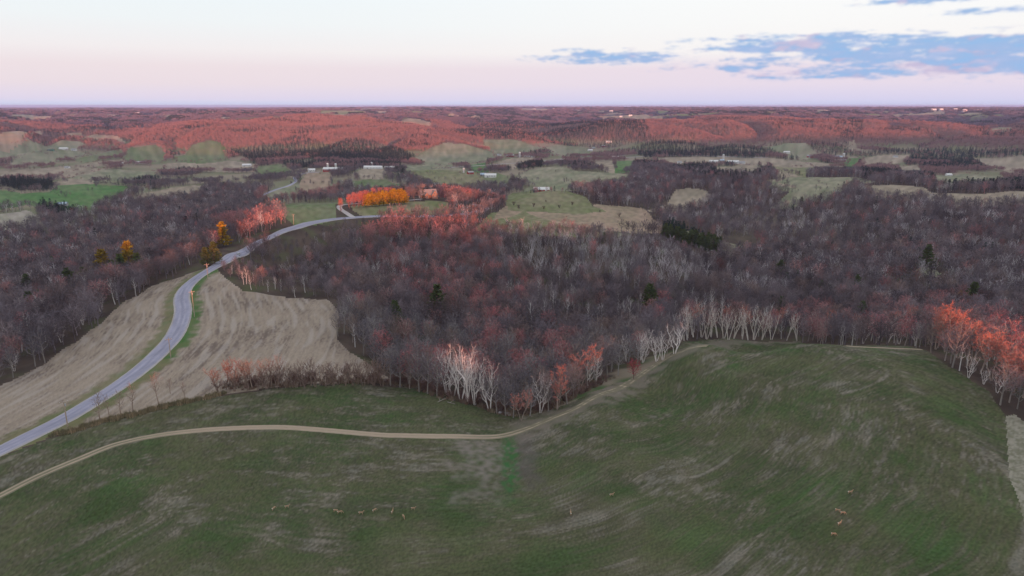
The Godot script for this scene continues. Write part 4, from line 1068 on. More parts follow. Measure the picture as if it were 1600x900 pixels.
func woods() -> void:
	var found := []           # kind, x, z, height, r
	var bands := [[118.0, 420.0, 6.3], [420.0, 760.0, 6.6], [760.0, 1500.0, 7.2], [1500.0, 2500.0, 7.6], [2500.0, 4300.0, 11.5], [4300.0, 8500.0, 26.0], [8500.0, 19000.0, 55.0]]
	for b in bands:
		var s: float = b[2]
		var wide := int(b[1] * 0.70 / s)
		for gx in range(-wide, wide + 1):
			for gz in range(int(b[0] * 0.72 / s), int(b[1] / s) + 1):
				var x := (gx + rng.randf_range(-0.48, 0.48)) * s
				var z := -(gz + rng.randf_range(-0.48, 0.48)) * s
				var r := sqrt(x * x + z * z)
				if r < b[0] or r >= b[1] or absf(x) > -z * 0.80 + 12.0: continue
				var cover := cover_here(x, z)
				if cover >= 0: continue
				if r < 1450.0:
					var p := Vector3(x, 0, z)
					if r < 800.0:
						var n := road_line.get_closest_point(p)
						var front := n.z < z and z > -640.0 and z < -330.0 and x < -115.0      # the road's near side, kept open by the verge
						if n.distance_to(p) < (20.0 if front and r > 395.0 else 8.0 if r < 560.0 else 13.0 if x < -30.0 else 6.0): continue
					if r < 330.0 and track_line.get_closest_point(p).distance_to(p) < 7.0: continue
					if r > 560.0 and r < 900.0 and absf(x + 100.0) < 70.0 and Vector2(x, z).distance_to(house_spot) < 25.0: continue
					if r < 420.0:
						var close := false
						for q in taken:
							if absf(q.x - x) < 3.0 and absf(q.y - z) < 3.0: close = true
						if close: continue
				var kind := ""
				if r < 4300.0: kind = kind_here(x, z, r)
				elif not open_plateau(x, z, ground(x, z)): kind = "conifer" if rng.randf() < 0.08 + 0.7 * smoothstep(0.05, 0.35, n2(x * 0.0022 + 9.0, z * 0.0016)) else "bare"
				if kind == "": continue
				var high := rng.randf_range(9.5, 15.0) + 4.0 * rng.randf() * rng.randf()
				if r < 900.0:
					for q in zones:
						if q.what == "low" and q.box.has_point(Vector2(x, z)) and Geometry2D.is_point_in_polygon(Vector2(x, z), q.poly): high = minf(high, q.share * rng.randf_range(0.7, 1.1))
						elif q.what == "tall" and q.box.has_point(Vector2(x, z)) and Geometry2D.is_point_in_polygon(Vector2(x, z), q.poly): high = q.share * rng.randf_range(0.85, 1.05)
				found.append([kind, x, z, high, r])
	for f in fields:                                 # hedge trees and bushes along the far fields' edges
		var c: Vector2 = f.box.get_center()
		if c.length() < 640.0 or c.length() > 3300.0 or f.called == "lawn" or f.called in ["grass_field", "pasture", "brush_pasture", "grass_strip"]: continue
		var n: int = f.poly.size()
		for e in n:
			var p: Vector2 = f.poly[e]
			var q: Vector2 = f.poly[(e + 1) % n]
			var s := 0.0
			while s < p.distance_to(q):
				var m := p.move_toward(q, s) + Vector2(rng.randf_range(-4, 4), rng.randf_range(-4, 4))
				s += rng.randf_range(5.0, 13.0)
				if absf(m.x) > -m.y * 0.8 + 12.0 or n2(m.x * 0.015, m.y * 0.015 + 44.0) < -0.02: continue
				found.append(["conifer" if rng.randf() < 0.06 else "bare", m.x, m.y, rng.randf_range(3.0, 9.5), m.length()])
	# the nearest 300 of a kind are things; the others are masses
	var counts := {}
	var masses := {}
	var regions := ["left wood", "ravine wood", "right wood"]
	found.sort_custom(func(a, b): return a[4] < b[4])
	for t in found:
		var kind: String = t[0]
		var n: int = counts.get(kind, 0)
		if t[4] < 700.0 and n < {"bare": 250, "red": 250, "white": 200, "conifer": 60}[kind]:
			counts[kind] = n + 1
			var az := rad_to_deg(atan2(t[1], -t[2]))
			var where := ""
			for s in [[-26.0, "left wood below the stubble"], [-19.0, "left wood by the road bend"], [-13.0, "wood above the stubble corner"], [-7.0, "wood behind the scrub belt"], [-1.0, "wood behind the white clump"], [6.0, "ravine wood by the track bend"], [13.0, "wood behind the crimson tree"], [22.0, "wood behind the aspens"], [30.0, "wood beyond the crop"], [90.0, "wood by the orange trees"]]:
				if az < s[0]:
					where = s[1]
					break
			var tall: String = "tall" if t[3] > 15.2 else "mid sized" if t[3] > 12.5 else "low"
			var depth: String = "fronting" if t[4] < 265.0 else "just inside" if t[4] < 300.0 else "amid" if t[4] < 350.0 else "deep in"
			var o := plant(kind if kind != "conifer" else "pine", t[1], t[2], t[3], "tree", "tree" if kind != "conifer" else "pine tree", {"bare": "leafless trees of the %s", "red": "red budding maples of the %s", "white": "pale barked trees of the %s", "conifer": "evergreens of the %s"}[kind] % where, {"bare": "bare_tree", "red": "maple_tree", "white": "birch_tree", "conifer": "pine_tree"}[kind])
			var tone: String = o.get_meta("tone")
			o.set_meta("label", {"bare": "%s %s leafless tree %s the %s", "red": "%s %s budding maple %s the %s", "white": "%s %s barked leafless tree %s the %s", "conifer": "%s %s evergreen %s the %s"}[kind] % [tall, tone, depth, where])
			continue
		var level := 0 if t[4] < 560.0 else 1 if t[4] < 1500.0 else 2
		var az2: float = t[1] / -t[2]
		var region := "far plateau woods" if t[4] > 4300.0 else ("left far ridge woods" if az2 < -0.02 else "right far ridge woods") if t[4] > 2150.0 else "valley hedges and copses" if t[4] > 1000.0 else "left wood" if az2 < -0.42 else "right wood" if az2 > 0.16 else "ravine wood"
		if t[4] > 4300.0: level = 3
		var shape := "conifer" if kind == "conifer" else "white" if kind == "white" else "bare"
		var variants: int = 3 if level == 3 else mass[shape][level].size()
		var key := "%s|%s|%d|%d" % [region, shape, level, rng.randi() % variants]
		if not masses.has(key): masses[key] = []
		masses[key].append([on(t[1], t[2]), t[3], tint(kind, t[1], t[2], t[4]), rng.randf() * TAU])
	var far := [clump(30.0, 13.0, 46), clump(30.0, 14.0, 46), clump(30.0, 12.0, 40)]
	var plain := paint(1, 1, 1, 1.0, 0.1)
	var holders := {}
	var keys := masses.keys()
	keys.sort()
	for key in keys:
		var bits: PackedStringArray = key.split("|")
		var level := int(bits[2])
		var list: Array = masses[key]
		var mm := MultiMesh.new()
		mm.transform_format = MultiMesh.TRANSFORM_3D
		mm.use_colors = true
		mm.mesh = far[int(bits[3])] if level == 3 else mass[bits[1]][level][int(bits[3])]
		mm.instance_count = list.size()
		for k in list.size():
			var t: Array = list[k]
			var s: float = t[1] / (14.0 if bits[1] == "conifer" or level == 3 else 16.0 if bits[1] == "white" else 15.0)
			if level == 3: s *= 1.0 if Vector2(t[0].x, t[0].z).length() < 8500.0 else 1.7
			var w := s * (1.0 if level < 3 else 1.05)
			mm.set_instance_transform(k, Transform3D(Basis(Vector3.UP, t[3]).scaled(Vector3(w, s, w)), t[0]))
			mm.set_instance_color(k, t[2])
		if not holders.has(bits[0]):
			var h := Node3D.new()
			h.name = numbered("woods")
			add_child(h, true)
			tag(h, {"far plateau woods": "leafless woods spread over the far plateau", "left far ridge woods": "leafless woods with sunset red in their colour covering the left far ridge", "right far ridge woods": "leafless woods with sunset red in their colour covering the right far ridge", "valley hedges and copses": "leafless hedges and copses across the valley floor", "left wood": "dense leafless wood filling the slope left of the road", "right wood": "dense leafless wood on the right hand hillside", "ravine wood": "dense leafless wood filling the ravine in the middle"}[bits[0]], "", "", "stuff")
			holders[bits[0]] = h
		var o := MultiMeshInstance3D.new()
		o.name = {"bare": "bare_trees", "white": "birch_trees", "conifer": "pine_trees"}[bits[1]]
		o.multimesh = mm
		o.material_override = plain
		holders[bits[0]].add_child(o, true)
		tag(o, "", "", "", "stuff")

# ---------------------------------------------------------------- buildings
const WALLS := {"white": Color(0.72, 0.71, 0.69), "grey": Color(0.33, 0.33, 0.34), "red": Color(0.36, 0.055, 0.04), "green": Color(0.10, 0.22, 0.15), "blue": Color(0.42, 0.52, 0.62)}
const house_spot := Vector2(-93, -755)
var glass: StandardMaterial3D
var trim_paint: StandardMaterial3D
var paints := {}

func painted(which: String) -> StandardMaterial3D:
	if not paints.has(which):
		var c: Color = WALLS[which]
		paints[which] = paint(c.r, c.g, c.b, 0.7, 0.3)
	return paints[which]

func gable(long: float, wide: float, wall: float, rise: float, eave := 0.5) -> Array:   # walls with gable ends; roof as two thick slopes
	var w := Geo.new()
	var x := long * 0.5
	var z := wide * 0.5
	for s in [-1.0, 1.0]:
		w.quad(Vector3(-x, -1.5, s * z), Vector3(-x, wall, s * z), Vector3(x, wall, s * z), Vector3(x, -1.5, s * z), Color.WHITE)
		w.quad(Vector3(s * x, -1.5, -z), Vector3(s * x, wall, -z), Vector3(s * x, wall, z), Vector3(s * x, -1.5, z), Color.WHITE)
		w.tri(Vector3(s * x, wall, -z), Vector3(s * x, wall + rise, 0), Vector3(s * x, wall, z), Color.WHITE)
	var r := Geo.new()
	var drop := eave * rise / z
	for s in [-1.0, 1.0]:
		var a := Vector3(-x - eave, wall + rise + 0.22, 0)
		var b := Vector3(x + eave, wall + rise + 0.22, 0)
		var c := Vector3(x + eave, wall - drop + 0.22, s * (z + eave))
		var d := Vector3(-x - eave, wall - drop + 0.22, s * (z + eave))
		var t := Vector3(0, -0.2, 0)
		r.quad(a, b, c, d, Color.WHITE)
		r.quad(d, c, c + t, d + t, Color.WHITE)
		r.quad(a, d, d + t, a + t, Color.WHITE)
		r.quad(b, b + t, c + t, c, Color.WHITE)
		r.quad(a + t, d + t, c + t, b + t, Color.WHITE)
	return [w.mesh(), r.mesh()]

func pane(parent: Node, called: String, lo: Vector3, hi: Vector3, mat: Material) -> MeshInstance3D:
	var g := Geo.new()
	g.box(lo, hi)
	return part(called, g.mesh(), mat, parent)

func shed(x: float, z: float, long: float, wide: float, wall: float, turn: float, wall_paint: String, roof_paint: String, label: String) -> void:
	var small := long < 15.0
	var o := thing("house" if "house" in label or "cabin" in label else "barn" if "barn" in label else "shed", label, "house" if "house" in label or "cabin" in label else "barn" if "barn" in label else "shed", on(x, z), deg_to_rad(turn), "farm buildings in the valley")
	var shape := gable(long, wide, wall, wide * 0.30)
	part("wall", shape[0], painted(wall_paint), o)
	part("roof", shape[1], painted(roof_paint), o)
	var f := wide * 0.5
	pane(o, "door", Vector3(-long * 0.32, 0, f), Vector3(-long * 0.32 + (1.2 if small else 3.2), 2.1 if small else 3.0, f + 0.08), painted("grey"))
	var n := 2 if small else int(long / 6.0)
	for k in n:
		var at := lerpf(-long * 0.15, long * 0.42, (k + 0.5) / n)
		pane(o, "window", Vector3(at - 0.6, wall * 0.45, f), Vector3(at + 0.6, wall * 0.8, f + 0.07), glass)

func red_barn(x: float, z: float, long: float, wide: float, wall: float, turn: float, label: String) -> void:
	var o := thing("barn", label, "barn", on(x, z), deg_to_rad(turn), "farm buildings in the valley")
	var shape := gable(long, wide, wall, wide * 0.34)
	part("wall", shape[0], painted("red"), o)
	part("roof", shape[1], painted("white"), o)
	var f := wide * 0.5
	pane(o, "door", Vector3(long * 0.22, 0, f), Vector3(long * 0.22 + 4.0, wall * 0.8, f + 0.1), painted("white"))
	var n := int(long / 7.0)
	for k in n:
		var at := lerpf(-long * 0.46, long * 0.16, (k + 0.5) / n)
		var w := pane(o, "window", Vector3(at - 1.1, wall * 0.40, f), Vector3(at + 1.1, wall * 0.78, f + 0.08), painted("white"))
		pane(w, "pane", Vector3(at - 0.8, wall * 0.45, f + 0.08), Vector3(at + 0.8, wall * 0.73, f + 0.11), glass)

func silo(x: float, z: float, height: float, radius: float, label: String) -> void:
	var o := thing("silo", label, "silo", on(x, z), 0.0, "farm silos")
	var g := Geo.new()
	g.lathe([Vector2(radius, -1.0), Vector2(radius, height * 0.25), Vector2(radius * 1.02, height * 0.25), Vector2(radius * 1.02, height * 0.27), Vector2(radius, height * 0.27), Vector2(radius, height * 0.55), Vector2(radius * 1.02, height * 0.55), Vector2(radius * 1.02, height * 0.57), Vector2(radius, height * 0.57), Vector2(radius, height * 0.86)], 20)
	part("shaft", g.mesh(), paint(0.55, 0.53, 0.50, 0.8), o)
	var d := Geo.new()
	var p := []
	for k in 7:
		var a := k * PI / 12.0
		p.append(Vector2(radius * 1.04 * cos(a), height * 0.86 + height * 0.14 * sin(a)))
	d.lathe(p, 20)
	part("dome", d.mesh(), paint(0.70, 0.71, 0.72, 0.45), o)
	pane(o, "chute", Vector3(-0.5, 0, radius), Vector3(0.5, height * 0.85, radius + 0.7), painted("white"))

func country_house(x: float, z: float, label: String) -> void:
	var o := thing("country_house", label, "house", on(x, z), deg_to_rad(24.0))
	o.scale = Vector3.ONE * 0.95
	var cladding := paint(0.27, 0.185, 0.15, 0.85)
	var shingle := paint(0.22, 0.20, 0.20, 0.9)
	var main := gable(19.0, 11.0, 4.6, 5.2, 0.8)
	part("wall", main[0], cladding, o)
	var roof := part("roof", main[1], shingle, o)
	for s in [[5.6, 6.6, 6.0, 5.4], [-4.0, 4.6, 3.6, 3.6]]:
		var wing := gable(9.0, s[1], 4.4, s[2] * 0.75, 0.7)
		for k in 2:
			var w := part(["wing", "wing_roof"][k], wing[k], [cladding, shingle][k], o)
			w.position = Vector3(s[0], 0.03, 5.0)
			w.rotation.y = PI / 2
	var chim := Geo.new()
	chim.box(Vector3(-6.6, 7.0, -0.8), Vector3(-5.4, 11.4, 0.6))
	part("chimney", chim.mesh(), paint(0.34, 0.25, 0.21, 0.9), roof)
	var f := 9.52
	for q in [[5.6 - 1.9, 1.0, 1.4, 1.6], [5.6 + 0.5, 1.0, 1.4, 1.6], [5.6 - 0.8, 4.4, 1.6, 2.0], [-4.7, 1.0, 1.4, 1.5]]:
		var w := pane(o, "window", Vector3(q[0], q[1], f), Vector3(q[0] + q[2], q[1] + q[3], f + 0.1), painted("white"))
		pane(w, "pane", Vector3(q[0] + 0.12, q[1] + 0.12, f + 0.1), Vector3(q[0] + q[2] - 0.12, q[1] + q[3] - 0.12, f + 0.14), glass)
	for k in 2: pane(o, "window", Vector3(-8.6 + k * 2.2, 1.2, 5.52), Vector3(-7.2 + k * 2.2, 2.8, 5.6), glass)
	pane(o, "door", Vector3(0.2, 0.1, 5.52), Vector3(1.5, 2.3, 5.62), paint(0.16, 0.09, 0.06, 0.6))
	pane(o, "door", Vector3(-9.52 + 0.0, 0.1, -3.0), Vector3(-9.62, 2.6, 1.6), painted("white"))

# ---------------------------------------------------------------- small things
func utility_pole(x: float, z: float, height: float, label: String) -> void:
	var o := thing("utility_pole", label, "utility pole", on(x, z), 0.6, "utility poles along the road")
	var wood := paint(0.40, 0.31, 0.24, 0.9)
	var g := Geo.new()
	g.tube(Vector3(0, -0.5, 0), Vector3(0.12, height, 0), 0.19, 0.13, 8, Color.WHITE)
	part("pole", g.mesh(), wood, o)
	pane(o, "crossarm", Vector3(-1.1, height - 0.75, 0.13), Vector3(1.3, height - 0.58, 0.25), wood)
	for k in [-0.95, 0.1, 1.15]:
		var c := Geo.new()
		c.lathe([Vector2(0.05, height - 0.58), Vector2(0.07, height - 0.45), Vector2(0.02, height - 0.36)], 8)
		var ins := part("insulator", c.mesh(), paint(0.6, 0.62, 0.6, 0.3, 0.5), o)
		ins.position = Vector3(k, 0, 0.19)
	var can := Geo.new()
	can.lathe([Vector2(0.0, 0.0), Vector2(0.2, 0.0), Vector2(0.22, 0.75), Vector2(0.0, 0.8)], 10)
	if height > 8.2: part("transformer", can.mesh(), paint(0.4, 0.41, 0.42, 0.5), o).position = Vector3(0.3, height - 2.0, 0)

func parked_car(x: float, z: float) -> void:
	var at := road_line.get_closest_offset(Vector3(x, 0, z))
	var p := road_line.sample_baked(at)
	var ahead := road_line.sample_baked(at + 1.0) - p
	var side := Vector3(-ahead.z, 0, ahead.x).normalized()
	p += side * 1.5
	var o := thing("car", "silver car driving down the road past the dark pines", "car", on(p.x, p.z, 0.2), atan2(-ahead.z, ahead.x))
	var body := Geo.new()
	var outlines := [[-2.2, 0.35, 0.95, 0.80], [-2.1, 0.25, 1.0, 0.88], [-1.0, 0.22, 1.02, 0.92], [1.1, 0.22, 0.98, 0.92], [2.0, 0.25, 0.85, 0.86], [2.2, 0.38, 0.72, 0.78]]
	var top := [[-1.9, 0.78], [-1.3, 0.70], [0.3, 0.70], [1.1, 0.78]]
	for k in outlines.size() - 1:
		var a: Array = outlines[k]
		var b: Array = outlines[k + 1]
		for s in [-1.0, 1.0]:
			body.quad(Vector3(a[0], a[1], s * a[3]), Vector3(a[0], a[2] * 0.8, s * a[3]), Vector3(b[0], b[2] * 0.8, s * b[3]), Vector3(b[0], b[1], s * b[3]), Color.WHITE)
			body.quad(Vector3(a[0], a[2] * 0.8, s * a[3]), Vector3(a[0], a[2], s * a[3] * 0.85), Vector3(b[0], b[2], s * b[3] * 0.85), Vector3(b[0], b[2] * 0.8, s * b[3]), Color.WHITE)
		body.quad(Vector3(a[0], a[2], -a[3] * 0.85), Vector3(b[0], b[2], -b[3] * 0.85), Vector3(b[0], b[2], b[3] * 0.85), Vector3(a[0], a[2], a[3] * 0.85), Color.WHITE)
	for e in [0, 5]:
		var a: Array = outlines[e]
		body.quad(Vector3(a[0], a[1], -a[3]), Vector3(a[0], a[2] * 0.8, -a[3]), Vector3(a[0], a[2] * 0.8, a[3]), Vector3(a[0], a[1], a[3]), Color.WHITE)
	part("body", body.mesh(), paint(0.55, 0.56, 0.58, 0.3, 0.6), o)
	var roof := Geo.new()
	roof.box(Vector3(-1.35, 1.44, -0.66), Vector3(0.25, 1.50, 0.66))
	part("roof", roof.mesh(), paint(0.55, 0.56, 0.58, 0.3, 0.6), o)
	var cabin := Geo.new()
	for s in [-1.0, 1.0]:
		cabin.quad(Vector3(-1.95, 1.0, s * 0.80), Vector3(-1.35, 1.44, s * 0.66), Vector3(0.25, 1.44, s * 0.66), Vector3(1.1, 0.99, s * 0.80), Color.WHITE)
	cabin.quad(Vector3(1.1, 0.99, -0.8), Vector3(0.25, 1.44, -0.66), Vector3(0.25, 1.44, 0.66), Vector3(1.1, 0.99, 0.8), Color.WHITE)
	cabin.quad(Vector3(-1.95, 1.0, -0.8), Vector3(-1.35, 1.44, -0.66), Vector3(-1.35, 1.44, 0.66), Vector3(-1.95, 1.0, 0.8), Color.WHITE)
	part("window", cabin.mesh(), glass, o)
	for q in [[-1.4, -1], [-1.4, 1], [1.4, -1], [1.4, 1]]:
		var w := Geo.new()
		w.tube(Vector3(0, 0, -0.1), Vector3(0, 0, 0.1), 0.33, 0.33, 14, Color.WHITE)
		w.tube(Vector3(0, 0, 0.1), Vector3(0, 0, 0.101), 0.33, 0.01, 14, Color.WHITE)
		w.tube(Vector3(0, 0, -0.1), Vector3(0, 0, -0.101), 0.33, 0.01, 14, Color.WHITE)
		var wheel := part("wheel", w.mesh(), paint(0.03, 0.03, 0.03, 0.9), o)
		wheel.position = Vector3(q[0], 0.33, q[1] * 0.82)
	for s in [-1.0, 1.0]: pane(o, "headlight", Vector3(2.16, 0.55, s * 0.62 - 0.14), Vector3(2.23, 0.70, s * 0.62 + 0.14), paint(0.8, 0.8, 0.78, 0.2, 0.5))

# One continuous skin over tapered bones (joint, joint, radius, radius), by surface nets.
func skin(bones: Array, cell: float, blend: float) -> Geo:
	var lo := Vector3.ONE * 1e9
	var hi := -lo
	for b in bones:
		for e in 2:
			var rad: Vector3 = Vector3.ONE * (b[2 + e] + cell * 2.5)
			lo = lo.min(b[e] - rad)
			hi = hi.max(b[e] + rad)
	var nx := int((hi.x - lo.x) / cell) + 2
	var ny := int((hi.y - lo.y) / cell) + 2
	var nz := int((hi.z - lo.z) / cell) + 2
	var f := PackedFloat32Array()
	f.resize(nx * ny * nz)
	f.fill(9.0)
	for b in bones:
		var reach := maxf(b[2], b[3]) + cell * 3.0 + blend
		var l: Vector3 = ((b[0].min(b[1]) - Vector3.ONE * reach - lo) / cell).floor().max(Vector3.ZERO)
		var h: Vector3 = ((b[0].max(b[1]) + Vector3.ONE * reach - lo) / cell).ceil().min(Vector3(nx - 1, ny - 1, nz - 1))
		var ax: Vector3 = b[1] - b[0]
		var ll := maxf(ax.length_squared(), 1e-9)
		for x in range(int(l.x), int(h.x) + 1):
			for y in range(int(l.y), int(h.y) + 1):
				for z in range(int(l.z), int(h.z) + 1):
					var p := lo + Vector3(x, y, z) * cell
					var t := clampf((p - b[0]).dot(ax) / ll, 0.0, 1.0)
					var d: float = (p - b[0] - ax * t).length() - lerpf(b[2], b[3], t)
					var k := (x * ny + y) * nz + z
					var hmix := clampf(0.5 + 0.5 * (f[k] - d) / blend, 0.0, 1.0)
					f[k] = lerpf(f[k], d, hmix) - blend * hmix * (1.0 - hmix)
	var g := Geo.new()
	var at := PackedInt32Array()
	at.resize(f.size())
	at.fill(-1)
	for x in nx - 1:
		for y in ny - 1:
			for z in nz - 1:
				var sum := Vector3.ZERO
				var n := 0
				for e in [[0, 1], [0, 2], [0, 4], [1, 3], [1, 5], [2, 3], [2, 6], [4, 5], [4, 6], [3, 7], [5, 7], [6, 7]]:
					var a := Vector3i(x + (e[0] & 1), y + ((e[0] >> 1) & 1), z + (e[0] >> 2))
					var c := Vector3i(x + (e[1] & 1), y + ((e[1] >> 1) & 1), z + (e[1] >> 2))
					var fa := f[(a.x * ny + a.y) * nz + a.z]
					var fc := f[(c.x * ny + c.y) * nz + c.z]
					if (fa < 0.0) != (fc < 0.0):
						sum += Vector3(a).lerp(Vector3(c), fa / (fa - fc))
						n += 1
				if n:
					at[(x * ny + y) * nz + z] = g.v.size()
					g.v.append(lo + sum / n * cell)
					g.c.append(Color.WHITE)
	for x in range(1, nx - 1):
		for y in range(1, ny - 1):
			for z in range(1, nz - 1):
				var k := (x * ny + y) * nz + z
				for axis in 3:
					var step: int = [ny * nz, nz, 1][axis]
					if (f[k] < 0.0) == (f[k + step] < 0.0): continue
					var u: int = [nz, 1, ny * nz][axis]
					var w: int = [1, ny * nz, nz][axis]
					var q := [at[k], at[k - u], at[k - u - w], at[k - w]]
					if q.min() < 0: continue
					if f[k] < 0.0: q.reverse()
					g.i.append_array(PackedInt32Array([q[0], q[1], q[2], q[0], q[2], q[3]]))
	return g

var deer_shapes := []
func deer_shape(pose: int) -> Geo:                    # head towards +x, hooves on the ground
	var V := func(x, y, z): return Vector3(x, y, z)
	var b := [[V.call(-0.50, 0.88, 0), V.call(-0.15, 0.82, 0), 0.17, 0.175], [V.call(-0.15, 0.82, 0), V.call(0.36, 0.84, 0), 0.175, 0.20], [V.call(0.36, 0.84, 0), V.call(0.50, 0.90, 0), 0.19, 0.14]]
	var head: Vector3
	var nose: Vector3
	if pose == 1:
		head = V.call(0.78, 1.36, 0); nose = V.call(1.00, 1.26, 0)
		b.append([V.call(0.46, 0.94, 0), V.call(0.66, 1.16, 0), 0.13, 0.085])
		b.append([V.call(0.66, 1.16, 0), head, 0.085, 0.075])
	else:
		head = V.call(0.90, 0.40, 0.05); nose = V.call(1.00, 0.16, 0.06)
		b.append([V.call(0.48, 0.90, 0), V.call(0.72, 0.70, 0.02), 0.13, 0.085])
		b.append([V.call(0.72, 0.70, 0.02), head, 0.085, 0.075])
	b.append([head, nose, 0.085, 0.042])
	for s in [-1.0, 1.0]:
		var ear: Vector3 = head + (Vector3(-0.07, 0.12, s * 0.15) if pose == 1 else Vector3(-0.10, 0.09, s * 0.15))
		b.append([head + Vector3(-0.02, 0.03, s * 0.05), ear, 0.035, 0.018])
		var o: float = 0.06 * s
		b.append([V.call(0.38, 0.74, s * 0.12), V.call(0.36 + o, 0.44, s * 0.11), 0.085, 0.045])
		b.append([V.call(0.36 + o, 0.44, s * 0.11), V.call(0.38 + o, 0.08, s * 0.11), 0.04, 0.028])
		b.append([V.call(0.38 + o, 0.08, s * 0.11), V.call(0.43 + o, 0.02, s * 0.11), 0.032, 0.026])
		b.append([V.call(-0.46, 0.84, s * 0.11), V.call(-0.38 - o, 0.56, s * 0.12), 0.14, 0.075])
		b.append([V.call(-0.38 - o, 0.56, s * 0.12), V.call(-0.56 - o, 0.36, s * 0.11), 0.07, 0.04])
		b.append([V.call(-0.56 - o, 0.36, s * 0.11), V.call(-0.52 - o, 0.06, s * 0.11), 0.038, 0.028])
		b.append([V.call(-0.52 - o, 0.06, s * 0.11), V.call(-0.47 - o, 0.02, s * 0.11), 0.032, 0.026])
	b.append([V.call(-0.62, 0.94, 0), V.call(-0.72, 0.78, 0), 0.05, 0.03])
	var g := skin(b, 0.034, 0.06)
	for k in g.v.size():
		var p := g.v[k]
		var c := Color(0.36, 0.24, 0.155)
		if p.y < 0.70 and absf(p.x) < 0.42 and p.y > 0.6: c = Color(0.60, 0.50, 0.40)
		if p.y < 0.12: c = Color(0.08, 0.06, 0.05)
		if p.x < -0.58 and p.y > 0.7: c = Color(0.70, 0.64, 0.56)
		if p.distance_to(nose) < 0.05: c = Color(0.05, 0.04, 0.04)
		if p.distance_to(lerp(head, nose, 0.6)) < 0.06 and p.y < lerp(head, nose, 0.6).y: c = Color(0.62, 0.55, 0.46)
		for s in [-1.0, 1.0]:
			if p.distance_to(head + Vector3(0.04, 0.03, s * 0.075)) < 0.035: c = Color(0.03, 0.02, 0.02)
		g.c[k] = c
	return g

func place_deer(x: float, z: float, turn: float, pose: int, label: String) -> void:
	if deer_shapes.is_empty():
		for k in 2: deer_shapes.append(deer_shape(k).mesh())
	var o := part(numbered("deer"), deer_shapes[pose], paint(1, 1, 1, 0.9, 0.2), self)
	tag(o, label, "deer", "deer grazing on the crop field")
	o.position = on(x, z, 0.02)
	o.rotation.y = deg_to_rad(90.0 - turn)
	o.scale = Vector3.ONE * rng.randf_range(0.74, 0.86)

